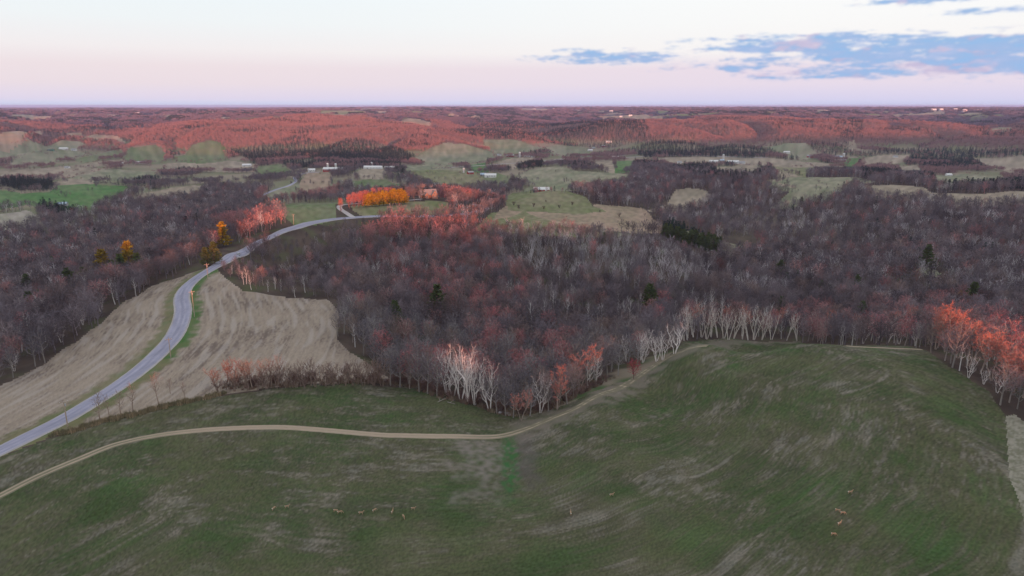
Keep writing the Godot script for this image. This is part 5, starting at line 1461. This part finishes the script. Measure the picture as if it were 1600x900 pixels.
func small_things() -> void:
	utility_pole(-132.3, -185.8, 8.5, "weathered wooden utility pole nearest the camera beside the grey road")
	utility_pole(-130.9, -246.2, 8.0, "wooden utility pole at the road where the stubble field narrows")
	utility_pole(-146.1, -300.1, 12.5, "tall wooden utility pole right of the green verge on the road bend")
	utility_pole(-168.5, -367, 8.5, "wooden utility pole at the upper end of the road bend")
	utility_pole(-183.7, -415.9, 8.0, "wooden utility pole beside dark pines at the wood edge")
	utility_pole(-183.5, -568.5, 9.0, "wooden utility pole beside the road at the ridge green field")
	place_deer(-55, -139.1, 20, 0, "deer grazing at the left end of the herd in the crop field")
	place_deer(-52.2, -140, 80, 1, "alert deer standing second from the left of the herd")
	place_deer(-40.6, -138.7, 100, 0, "deer grazing just behind another in the middle left pair")
	place_deer(-39.5, -138.1, 70, 0, "deer grazing in front of another in the middle left pair")
	place_deer(-34.6, -137.9, 90, 1, "stout deer standing right of the middle left pair")
	place_deer(-31.8, -139.2, 40, 0, "deer grazing on a pale patch between the stout deer and the waterway")
	place_deer(-27.6, -138.8, 10, 1, "slender deer facing away in the middle of the crop field")
	place_deer(-24.7, -136.8, 150, 0, "deer lowest in the picture of the left herd")
	place_deer(-23, -140.3, 95, 1, "deer at the right end of the left herd")
	place_deer(13.4, -137.3, 0, 1, "lone deer facing away right of the pale waterway")
	place_deer(23.7, -144.1, 80, 1, "lone deer standing with raised head below the bare tan slope")
	place_deer(78.4, -140.7, 85, 1, "highest placed deer of the right herd")
	place_deer(72.4, -133.8, 120, 0, "small deer grazing just left of its neighbour in the right herd")
	place_deer(73, -132.7, 95, 0, "deer grazing just right of its neighbour in the right herd")
	place_deer(70.5, -128.9, 60, 1, "reddish deer in the middle of the right herd")
	place_deer(67.6, -125.3, 95, 0, "lowest placed deer of the right herd")
	parked_car(-187.3, -456.9)
	var shrubs := [43, -858, 37, -794, 56, -811, 8, -794, 26, -814, 75, -845, 100, -845, 128, -877, 161, -824, 122, -772, 102, -789, 2, -823, -430, -1544, -392, -1356, 489, -1028, 451, -1018, 487, -1007, 95, -1509, -440, -1370, -265, -1264]
	for k in range(0, shrubs.size(), 2):
		plant("shrub", shrubs[k], shrubs[k + 1], rng.randf_range(2.2, 4.2), "dark leafless shrub dotted on the open valley hillsides", "shrub", "dark shrubs on the hillside pastures", "shrub")
	var logs := [-23.7, -209.9, -19.9, -208.1]
	for k in range(0, logs.size(), 2):
		var g := Geo.new()
		g.tube(Vector3(-1.7, 0.2, 0), Vector3(1.5, 0.25, 0.3), 0.11, 0.06, 7, Color.WHITE)
		g.tube(Vector3(0.6, 0.28, 0.2), Vector3(1.8, 0.75, 1.1), 0.08, 0.03, 5, Color.WHITE)
		g.tube(Vector3(-0.6, 0.28, 0.1), Vector3(0.2, 0.9, -0.9), 0.07, 0.03, 5, Color.WHITE)
		var o := part(numbered("fallen_log"), g.mesh(), paint(0.34, 0.30, 0.27, 0.95), self)
		tag(o, ["pale fallen log at the wood edge, nearer the fence belt", "pale fallen log at the wood edge, nearer the white clump"][k / 2], "log", "fallen logs at the wood edge")
		o.position = on(logs[k], logs[k + 1])
		o.rotation.y = [1.0, -0.5][k / 2]
	var rocks := [-5.4, -212.1, -4.5, -211.2, -3.7, -212.5, -3, -210.3, -2.1, -209.7, -1.3, -208.4, -4.1, -209, -0.6, -207.2]
	for k in range(0, rocks.size(), 2):
		var g := Geo.new()
		var p := []
		for a in 6:
			for l in 5:
				p.append(dir(TAU * a / 6, -PI / 2 + PI * l / 4) * Vector3(1.0, 0.6, 0.8) * rng.randf_range(0.75, 1.15))
		for a in 6:
			for l in 4:
				g.quad(p[a * 5 + l], p[a * 5 + l + 1], p[(a + 1) % 6 * 5 + l + 1], p[(a + 1) % 6 * 5 + l], Color.WHITE * rng.randf_range(0.85, 1.1))
		var o := part(numbered("rock"), g.mesh(), paint(0.36, 0.34, 0.34, 0.95), self)
		tag(o, "grey field stone in the rock pile at the low corner of the wood", "rock", "stones of the rock pile")
		o.position = on(rocks[k], rocks[k + 1], 0.2)
		o.scale = Vector3.ONE * rng.randf_range(0.6, 1.1)
	var stake := Geo.new()
	stake.box(Vector3(-0.12, -0.3, -0.12), Vector3(0.12, 3.0, 0.12))
	var s := part(numbered("marker_post"), stake.mesh(), paint(0.75, 0.74, 0.72, 0.7), self)
	tag(s, "white marker post in the scrub belt beside the stubble", "post")
	s.position = on(-69.4, -230.1)
	# dry grass and brush along the fence line
	var fence := curve([-131.4, -179.8, -127.9, -183.1, -123.5, -188.5, -117.9, -192.4, -109.5, -199.3, -98.6, -207.1, -95.6, -210])
	var tuft := Geo.new()
	for k in 40: tuft.twig(Vector3(rng.randf_range(-.6, .6), 0, rng.randf_range(-.6, .6)), Vector3(rng.randf_range(-.3, .3), rng.randf_range(.5, 1.2), rng.randf_range(-.3, .3)), 0.14, Color(1, 1, 1) * rng.randf_range(0.7, 1.2), rng.randf() * 6.0)
	var spots := []
	for k in 260:
		var q := fence.sample_baked(fence.get_baked_length() * rng.randf()) + Vector3(rng.randf_range(-1.4, 1.4), 0, rng.randf_range(-1.4, 1.4))
		spots.append([q, Color(0.42, 0.32, 0.20).lerp(Color(0.18, 0.17, 0.10), rng.randf()), rng.randf_range(0.7, 1.5)])
	scatter("dry_grass", "tan dry grass and weeds along the fence line", tuft.mesh(), spots)
	spots = []
	for k in 620:                                   # brush in the belt between stubble and crop, and along the wood's foot
		var t := rng.randf()
		var q: Vector3 = brush.sample_baked(brush.get_baked_length() * t) + Vector3(rng.randf_range(-3.5, 3.5), 0, rng.randf_range(-6.5, -1.0))
		if track_line.get_closest_point(Vector3(q.x, 0, q.z)).distance_to(Vector3(q.x, 0, q.z)) < 8.0: continue
		spots.append([q, Color(0.24, 0.155, 0.12).lerp(Color(0.33, 0.27, 0.19), rng.randf()), rng.randf_range(0.5, 1.5)])
	var bush: Mesh = joined([single.shrub[0].get_child(0).mesh, single.shrub[0].get_child(1).mesh])
	var thicket := []
	for k in 330:
		var q: Vector3 = brush.sample_baked(brush.get_baked_length() * rng.randf()) + Vector3(rng.randf_range(-3.0, 3.0), 0, rng.randf_range(-9.0, -2.5))
		if track_line.get_closest_point(Vector3(q.x, 0, q.z)).distance_to(Vector3(q.x, 0, q.z)) < 8.0: continue
		thicket.append([q, Color(1.5, 1.35, 1.3) * rng.randf_range(0.8, 1.5), rng.randf_range(0.25, 0.75)])
	scatter("thicket", "low brown thicket of bushes along the foot of the wood", bush, thicket)
	scatter("undergrowth", "rusty brown undergrowth along the crop edge below the wood", tuft.mesh(), spots)

var brush: Curve3D
func scatter(called: String, label: String, mesh: Mesh, spots: Array) -> void:
	var mm := MultiMesh.new()
	mm.transform_format = MultiMesh.TRANSFORM_3D
	mm.use_colors = true
	mm.mesh = mesh
	mm.instance_count = spots.size()
	for k in spots.size():
		mm.set_instance_transform(k, Transform3D(Basis(Vector3.UP, rng.randf() * TAU).scaled(Vector3.ONE * spots[k][2]), on(spots[k][0].x, spots[k][0].z)))
		mm.set_instance_color(k, spots[k][1])
	var o := MultiMeshInstance3D.new()
	o.name = numbered(called)
	o.multimesh = mm
	o.material_override = paint(1, 1, 1, 1.0, 0.1)
	add_child(o, true)
	tag(o, label, "", "", "stuff")

func far_farms() -> void:                            # farmsteads out on the plateau, sunlit specks of white
	var proto: Node3D
	var n := 0
	var spots := [3392, -5772, 3512, -5877, 3661, -6019, 3495, -5675, 3632, -5780, 3636, -5669, 3801, -5781, 4151, -6263, 3286, -6510, 3577, -7610, 3583, -9752, 3536, -9171, 3845, -11158, 3212, -10416, 1010, -10610, 1034, -9908, 720, -11345, 336, -10573, 377, -9235, -376, -10367, -552, -11068, -642, -10261, -855, -9428, -1109, -10190, -1171, -9495, -1815, -10535, -1835, -8429, -2855, -5474, -3044, -5728, -2737, -5330, -2565, -5130, -2474, -5446, -2873, -4935, -2931, -4635, -3231, -4802, 938, -5572, 845, -5460, 926, -6580, 480, -8146, 2003, -7613, 1969, -9044, 2955, -6643]
	for k in range(0, spots.size(), 2):
		var x: float = spots[k]
		var z: float = spots[k + 1]
		n += 1
		if proto == null:
			proto = Node3D.new()
			proto.name = "farmhouse"
			var shape := gable(20.0, 10.0, 6.0, 4.0)
			part("wall", shape[0], painted("white"), proto)
			part("roof", shape[1], painted("white"), proto)
			pane(proto, "door", Vector3(-1, 0, 5.0), Vector3(1, 2.4, 5.1), painted("grey"))
			for e in 3: pane(proto, "window", Vector3(2.0 + e * 2.4, 2.0, 5.0), Vector3(3.2 + e * 2.4, 3.6, 5.1), glass)
		var r_far := sqrt(x * x + z * z)
		var bearing := rad_to_deg(atan2(x, -z))
		var far := "near the horizon" if sqrt(x * x + z * z) > 9000.0 else "mid plateau" if sqrt(x * x + z * z) > 5500.0 else "on the near rim"
		var o: Node3D = proto.duplicate()
		o.name = numbered("farmhouse")
		add_child(o, true)
		o.position = on(x, z, 1.0)
		o.rotation.y = rng.randf_range(-0.5, 0.5)
		o.scale = Vector3.ONE * rng.randf_range(1.3, 2.2) * (1.0 if r_far > 6000.0 else 0.6)
		tag(o, "tiny white farm building %s above the %s" % [far, "left hill crest" if bearing < -28.0 else "left far ridge" if bearing < -14.0 else "ridge end" if bearing < -3.0 else "gap between ridges" if bearing < 10.0 else "right far ridge" if bearing < 24.0 else "right end of the far ridge"], "house", "farm buildings on the far plateau")
	proto.free()

# ---------------------------------------------------------------- sky
func sky_color(az: float, el: float) -> Color:       # radiance, before clouds; el in degrees
	var right := smoothstep(-0.5, 0.5, sin(az))
	var stops := [[-2.0, Color(0.60, 0.64, 0.84), Color(0.58, 0.61, 0.84)], [0.10, Color(0.64, 0.69, 0.89), Color(0.62, 0.65, 0.88)], [0.5, Color(0.76, 0.70, 0.85), Color(0.70, 0.67, 0.87)], [1.6, Color(0.84, 0.735, 0.785), Color(0.81, 0.72, 0.83)], [2.8, Color(0.86, 0.755, 0.785), Color(0.83, 0.73, 0.82)], [4.0, Color(0.90, 0.855, 0.865), Color(0.95, 0.92, 0.91)], [6.0, Color(0.875, 0.915, 0.93), Color(0.96, 0.955, 0.95)], [8.5, Color(0.855, 0.93, 0.965), Color(0.97, 0.98, 0.98)], [20.0, Color(0.84, 0.90, 0.97), Color(0.90, 0.94, 0.98)], [45.0, Color(0.74, 0.78, 0.86), Color(0.75, 0.79, 0.86)], [90.0, Color(0.68, 0.72, 0.80), Color(0.68, 0.72, 0.80)]]
	for k in stops.size() - 1:
		if el <= stops[k + 1][0]:
			var t := clampf((el - stops[k][0]) / (stops[k + 1][0] - stops[k][0]), 0.0, 1.0)
			return stops[k][1].lerp(stops[k][2], right).lerp(stops[k + 1][1].lerp(stops[k + 1][2], right), t)
	return stops[-1][1]

var puff := FastNoiseLite.new()
func cloud(az: float, el: float) -> float:           # cover 0..1 of a thin broken deck seen edge on
	var a := rad_to_deg(az)
	var place := 0.0
	for q in [[22.5, 4.35, 8.5, 0.75, 1.1], [30.0, 3.5, 12.0, 1.15, 1.15], [37.0, 3.0, 13.0, 1.2, 1.15], [28.0, 2.3, 10.0, 0.55, 0.85], [7.0, 3.75, 5.2, 0.55, 1.0], [28.5, 6.9, 3.4, 0.36, 0.95], [33.0, 6.0, 3.5, 0.25, 0.6], [16.5, 2.75, 7.0, 0.42, 0.55], [70.0, 5.5, 16.0, 2.0, 0.9], [110.0, 9.0, 20.0, 3.0, 0.8], [-80.0, 8.0, 16.0, 2.0, 0.7], [-140.0, 6.0, 20.0, 2.0, 0.8], [165.0, 12.0, 18.0, 3.0, 0.7]]:
		var dx: float = wrapf(a - q[0], -180.0, 180.0) / q[2]
		var dy: float = (el - q[1]) / q[3]
		place = maxf(place, q[4] * exp(-(dx * dx + dy * dy) * 0.9))
	var n := 0.55 * puff.get_noise_2d(a * 2.4, el * 14.0) + 0.50 * puff.get_noise_2d(a * 6.0 + 100.0, el * 36.0) + 0.30 * puff.get_noise_2d(a * 18.0, el * 80.0 + 50.0)
	return smoothstep(0.24, 0.96, place * 1.0 + n * 1.05 * smoothstep(0.04, 0.4, place))

func sky_pixel(az: float, el: float) -> Color:
	var c := sky_color(az, el)
	if el < 0.0: return c
	var k := cloud(az, el)
	if k <= 0.0: return c
	var a := rad_to_deg(az)
	var body := Color(0.21, 0.42, 0.74).lerp(Color(0.40, 0.52, 0.80), clampf(0.45 + 0.9 * puff.get_noise_2d(a * 6.0 + 300.0, el * 22.0), 0.0, 1.0))
	body = body.lerp(Color(0.78, 0.55, 0.66), smoothstep(0.15, 0.5, puff.get_noise_2d(a * 4.0 + 50.0, el * 12.0 + 90.0)) * 0.55)
	return c.lerp(body, k * 0.92)

func sky_image() -> Image:
	puff.noise_type = FastNoiseLite.TYPE_SIMPLEX_SMOOTH
	puff.frequency = 0.06
	puff.fractal_type = FastNoiseLite.FRACTAL_FBM
	puff.fractal_octaves = 4
	puff.seed = 5
	var im := Image.create(512, 256, false, Image.FORMAT_RGBF)
	for y in 256:
		for x in 512:
			im.set_pixel(x, y, sky_pixel(wrapf((x + 0.5) / 512.0 * TAU, -PI, PI), 90.0 - (y + 0.5) / 256.0 * 180.0))
	im.resize(4096, 2048, Image.INTERPOLATE_BILINEAR)
	for y in range(880, 1050):                          # the low sky at full detail, all around where the noise is fine
		for x in 4096:
			var az := wrapf((x + 0.5) / 4096.0 * TAU, -PI, PI)
			if absf(az) < 0.85: im.set_pixel(x, y, sky_pixel(az, 90.0 - (y + 0.5) / 2048.0 * 180.0))
	return im

# ---------------------------------------------------------------- the place
func _ready() -> void:
	rng.seed = 20240417
	var camera := Camera3D.new()
	camera.name = "camera"
	camera.fov = 45.74
	camera.near = 1.0
	camera.far = 80000.0
	camera.position = Vector3(0, EYE, 0)
	camera.rotation_degrees = Vector3(-14.955, 0, 0)
	add_child(camera)
	camera.current = true
	var env := Environment.new()
	env.background_mode = Environment.BG_SKY
	env.sky = Sky.new()
	var pan := PanoramaSkyMaterial.new()
	pan.panorama = ImageTexture.create_from_image(sky_image())
	env.sky.sky_material = pan
	env.tonemap_mode = Environment.TONE_MAPPER_LINEAR
	env.tonemap_exposure = 1.6
	env.background_energy_multiplier = 0.625
	env.sdfgi_enabled = true
	env.ssao_enabled = true
	env.ssil_enabled = true
	env.fog_enabled = true
	env.fog_light_color = Color(0.72, 0.79, 1.0)
	env.fog_density = 0.000043
	var world := WorldEnvironment.new()
	world.name = "world"
	world.environment = env
	add_child(world)
	var sun := DirectionalLight3D.new()
	sun.name = "sun"
	sun.light_color = Color(1.0, 0.31, 0.165).linear_to_srgb()
	sun.light_energy = 1.6
	sun.light_angular_distance = 0.5
	sun.shadow_enabled = true
	sun.rotation_degrees = Vector3(-2.1, 16.0, 0)        # low behind the camera's right shoulder
	add_child(sun)
	glass = paint(0.04, 0.05, 0.06, 0.15, 0.6)
	var t0 := Time.get_ticks_msec()
	land()
	print("land ", Time.get_ticks_msec() - t0)
	road_line = curve([-148.1, -158.7, -144.7, -165.3, -141.9, -171.1, -139.4, -180.5, -137.2, -191.7, -136.3, -206.8, -135.7, -218.8, -136.4, -237, -138.5, -253.2, -141.7, -270.2, -148.2, -290.8, -156.2, -310.5, -167.2, -332.8, -173.3, -350.9, -176.8, -371.9, -177.9, -393, -180.1, -418.9, -191.1, -469.9, -195.2, -511.6, -188, -534.7, -180, -558.4, -173, -589.8, -161.5, -610.5, -146.4, -620.1, -124.6, -628.8, -97.3, -644.4, -68.2, -657, -41.7, -680.4, -30, -731, -34, -774, -44, -754])
	track_line = curve([-130, -136.5, -126.6, -141.9, -123.7, -146.4, -120.1, -154.9, -115.7, -163.7, -110.9, -173.1, -102.9, -178.4, -93.1, -181.3, -80.8, -183.1, -68, -184.1, -56.5, -183.4, -45, -182.4, -33.6, -181.2, -22.3, -180.5, -11.3, -183.1, -3.8, -186.5, 4, -192.7, 12.2, -199.5, 20.9, -205.2, 33.9, -223.4, 50.7, -252.5, 63.4, -264.7, 70.8, -263.7, 78.3, -257.7])
	left_rows = curve([-151.6, -84.6, -148, -115.8, -130, -136.5, -123.7, -146.4, -120.1, -154.9, -115.7, -163.7, -110.9, -173.1, -102.9, -178.4, -93.1, -181.3, -80.8, -183.1, -68, -184.1, -56.5, -183.4, -45, -182.4, -33.6, -181.2, -18.6, -180.6, 0, -186])
	right_rows = curve([-5.7, -182.8, 12.2, -199.5, 20.9, -205.2, 33.9, -223.4, 50.7, -252.5, 63.4, -264.7, 72.5, -260.7, 114.1, -348.7, 159.1, -356.9, 176.4, -323.6, 170.1, -267.7, 237.5, -264.5])
	brush = curve([-96.3, -211.7, -76.5, -216.6, -54.7, -226, -37.4, -231.3, -21.4, -211.1, -8.5, -208.2, 0, -205, 6.3, -206.5, 14.9, -208.8, 26.6, -219, 38.7, -239.8, 57.3, -260.3])
	survey()
	terrain()
	print("terrain ", Time.get_ticks_msec() - t0, " rows ", radii.size())
	roads()
	country_house(-93, -755, "large brown country house with steep gables on the wooded ridge")
	red_barn(-414, -1604, 48.0, 12.0, 5.5, -4.0, "long red and white barn below two silos")
	silo(-454, -1702, 17.0, 2.6, "left pale silo behind the long red and white barn")
	silo(-432, -1694, 16.0, 2.6, "right pale silo behind the long red and white barn")
	shed(-477, -1642, 16.0, 10.0, 4.5, 20.0, "white", "white", "small white shed left of the long red and white barn")
	shed(-45, -1438, 24.0, 11.0, 4.6, 2.0, "white", "white", "bright white long shed in the middle valley")
	shed(-61, -1464, 12.0, 9.0, 3.5, 2.0, "grey", "blue", "grey outbuilding left of the bright white long shed")
	silo(-108, -1545, 11.0, 2.2, "slim silo among trees left of the bright white shed")
	shed(-91, -1507, 13.0, 8.0, 4.0, 30.0, "red", "grey", "dull red shed between the slim silo and the white shed")
	red_barn(49, -1138, 25.0, 10.0, 3.6, 0.0, "red barn with white roof on the grassy knoll")
	shed(-348, -1730, 46.0, 12.0, 4.0, -3.0, "white", "white", "long white farm shed behind the barn with two silos")
	silo(-367, -1809, 15.0, 2.4, "white domed silo beside the long white farm shed")
	shed(-303, -1741, 34.0, 11.0, 3.5, -2.0, "grey", "white", "low pale shed at the right end of the farm sheds")
	shed(25, -2297, 14.0, 8.0, 3.2, 10.0, "grey", "grey", "grey barn beside the silo at the valley crossroads")
	shed(49, -2300, 20.0, 8.4, 4.2, -10.0, "white", "white", "white farmhouse at the valley crossroads")
	shed(69, -2279, 12.0, 8.0, 3.2, 30.0, "white", "grey", "small white shed right of the crossroads farmhouse")
	shed(-6, -2294, 24.0, 10.1, 4.2, 0.0, "red", "white", "low red shed with pale roof on the tan valley field")
	shed(-43, -2325, 14.0, 8.0, 3.2, 0.0, "white", "grey", "white house left of the low red shed")
	shed(391, -2820, 22.0, 9.2, 4.2, 0.0, "white", "white", "white barn high in the far gap between ridges")
	shed(302, -2685, 18.0, 8.0, 4.2, 20.0, "white", "white", "white house lower in the far gap between ridges")
	shed(355, -2377, 20.0, 8.4, 4.2, 0.0, "white", "white", "white house beside the highway in the gap")
	shed(321, -2748, 14.0, 8.0, 3.2, 20.0, "grey", "grey", "grey shed above the lower white house of the gap")
	shed(366, -2781, 14.0, 8.0, 3.2, -20.0, "red", "grey", "small reddish shed below the white gap barn")
	shed(607, -2084, 26.0, 10.9, 4.2, 0.0, "white", "white", "white shed left of the right valley farm")
	shed(648, -2137, 14.0, 8.0, 3.2, 10.0, "grey", "blue", "bluish shed in the right valley farm")
	shed(661, -2071, 34.0, 14.3, 4.2, 0.0, "white", "white", "long pale barn in the right valley farm")
	shed(679, -2051, 22.0, 9.2, 4.2, 5.0, "white", "grey", "white house at the right of the valley farm")
	shed(494, -2041, 12.0, 8.0, 3.2, 0.0, "white", "grey", "small white house among trees left of the valley farm")
	shed(1031, -2256, 30.0, 12.6, 4.2, 10.0, "grey", "white", "grey barn left of the blue roofed farm")
	shed(1061, -2254, 24.0, 10.1, 4.2, -10.0, "white", "blue", "blue roofed barn beside the far silo")
	shed(1001, -2145, 26.0, 10.9, 4.2, 0.0, "white", "white", "white shed in front of the blue roofed barn")
	shed(1035, -2165, 16.0, 8.0, 4.2, 15.0, "white", "grey", "white house right of the blue roofed barn")
	shed(930, -2352, 20.0, 8.4, 4.2, 0.0, "white", "white", "white house on the right far ridge slope")
	shed(978, -2263, 30.0, 12.6, 4.2, -15.0, "red", "grey", "dark red shed on the right ridge foot")
	shed(1255, -2270, 14.0, 8.0, 3.2, 0.0, "white", "grey", "white house on the pale field among conifers")
	shed(1009, -1592, 12.0, 8.0, 3.2, 0.0, "white", "white", "tiny white house at the clearing edge in the right woods")
	shed(1240, -1861, 22.0, 9.2, 4.2, 0.0, "white", "white", "left white shed by the far right field")
	shed(1269, -1858, 20.0, 8.4, 4.2, 0.0, "white", "white", "right white shed by the far right field")
	shed(-1136, -1985, 14.0, 8.0, 3.2, 0.0, "white", "grey", "white house beside a round dark tree on the left valley floor")
	shed(-1134, -2006, 16.0, 8.0, 4.2, 10.0, "white", "white", "white shed right of the round dark tree")
	shed(-1083, -2018, 26.0, 10.9, 4.2, 0.0, "white", "white", "long white shed on the left valley floor")
	shed(-813, -1660, 12.0, 8.0, 3.2, 0.0, "white", "white", "small white house among bare trees")
	shed(-805, -1723, 26.0, 10.9, 4.2, -10.0, "white", "white", "white farmhouse beside a dark conifer")
	shed(-837, -1769, 14.0, 8.0, 3.2, 10.0, "red", "grey", "reddish shed behind the white farmhouse")
	shed(-739, -1928, 24.0, 10.1, 4.2, 0.0, "white", "white", "white shed at the foot of the left far ridge")
	shed(-1533, -2379, 26.0, 10.9, 4.2, 10.0, "white", "white", "white barn on the left far slope")
	shed(-1546, -2330, 20.0, 8.4, 4.2, 0.0, "green", "green", "green roofed shed among trees on the left slope")
	shed(-659, -999, 12.0, 8.0, 3.2, 10.0, "grey", "blue", "pale blue roofed cabin among the dark pines")
	shed(-1499, -2380, 16.0, 8.0, 4.2, 0.0, "white", "grey", "white house right of the white barn on the left slope")
	shed(-1216, -1889, 12.0, 8.0, 3.2, 0.0, "white", "grey", "small white house on the long tan left field")
	shed(-450, -2028, 20.0, 8.4, 4.2, 0.0, "grey", "white", "pale roofed shed under the dark conifer slope")
	silo(1062, -2221, 20.0, 3.2, "tall pale silo at the blue roofed farm")
	silo(665, -2181, 18.0, 3.0, "bluish silo in the right valley farm")
	silo(25, -2273, 18.0, 3.2, "pale silo at the valley crossroads")
	nursery()
	special_trees()
	woods()
	print("woods ", Time.get_ticks_msec() - t0)
	far_farms()
	small_things()
	for style in single:
		for o in single[style]: o.free()
	print("all ", Time.get_ticks_msec() - t0)
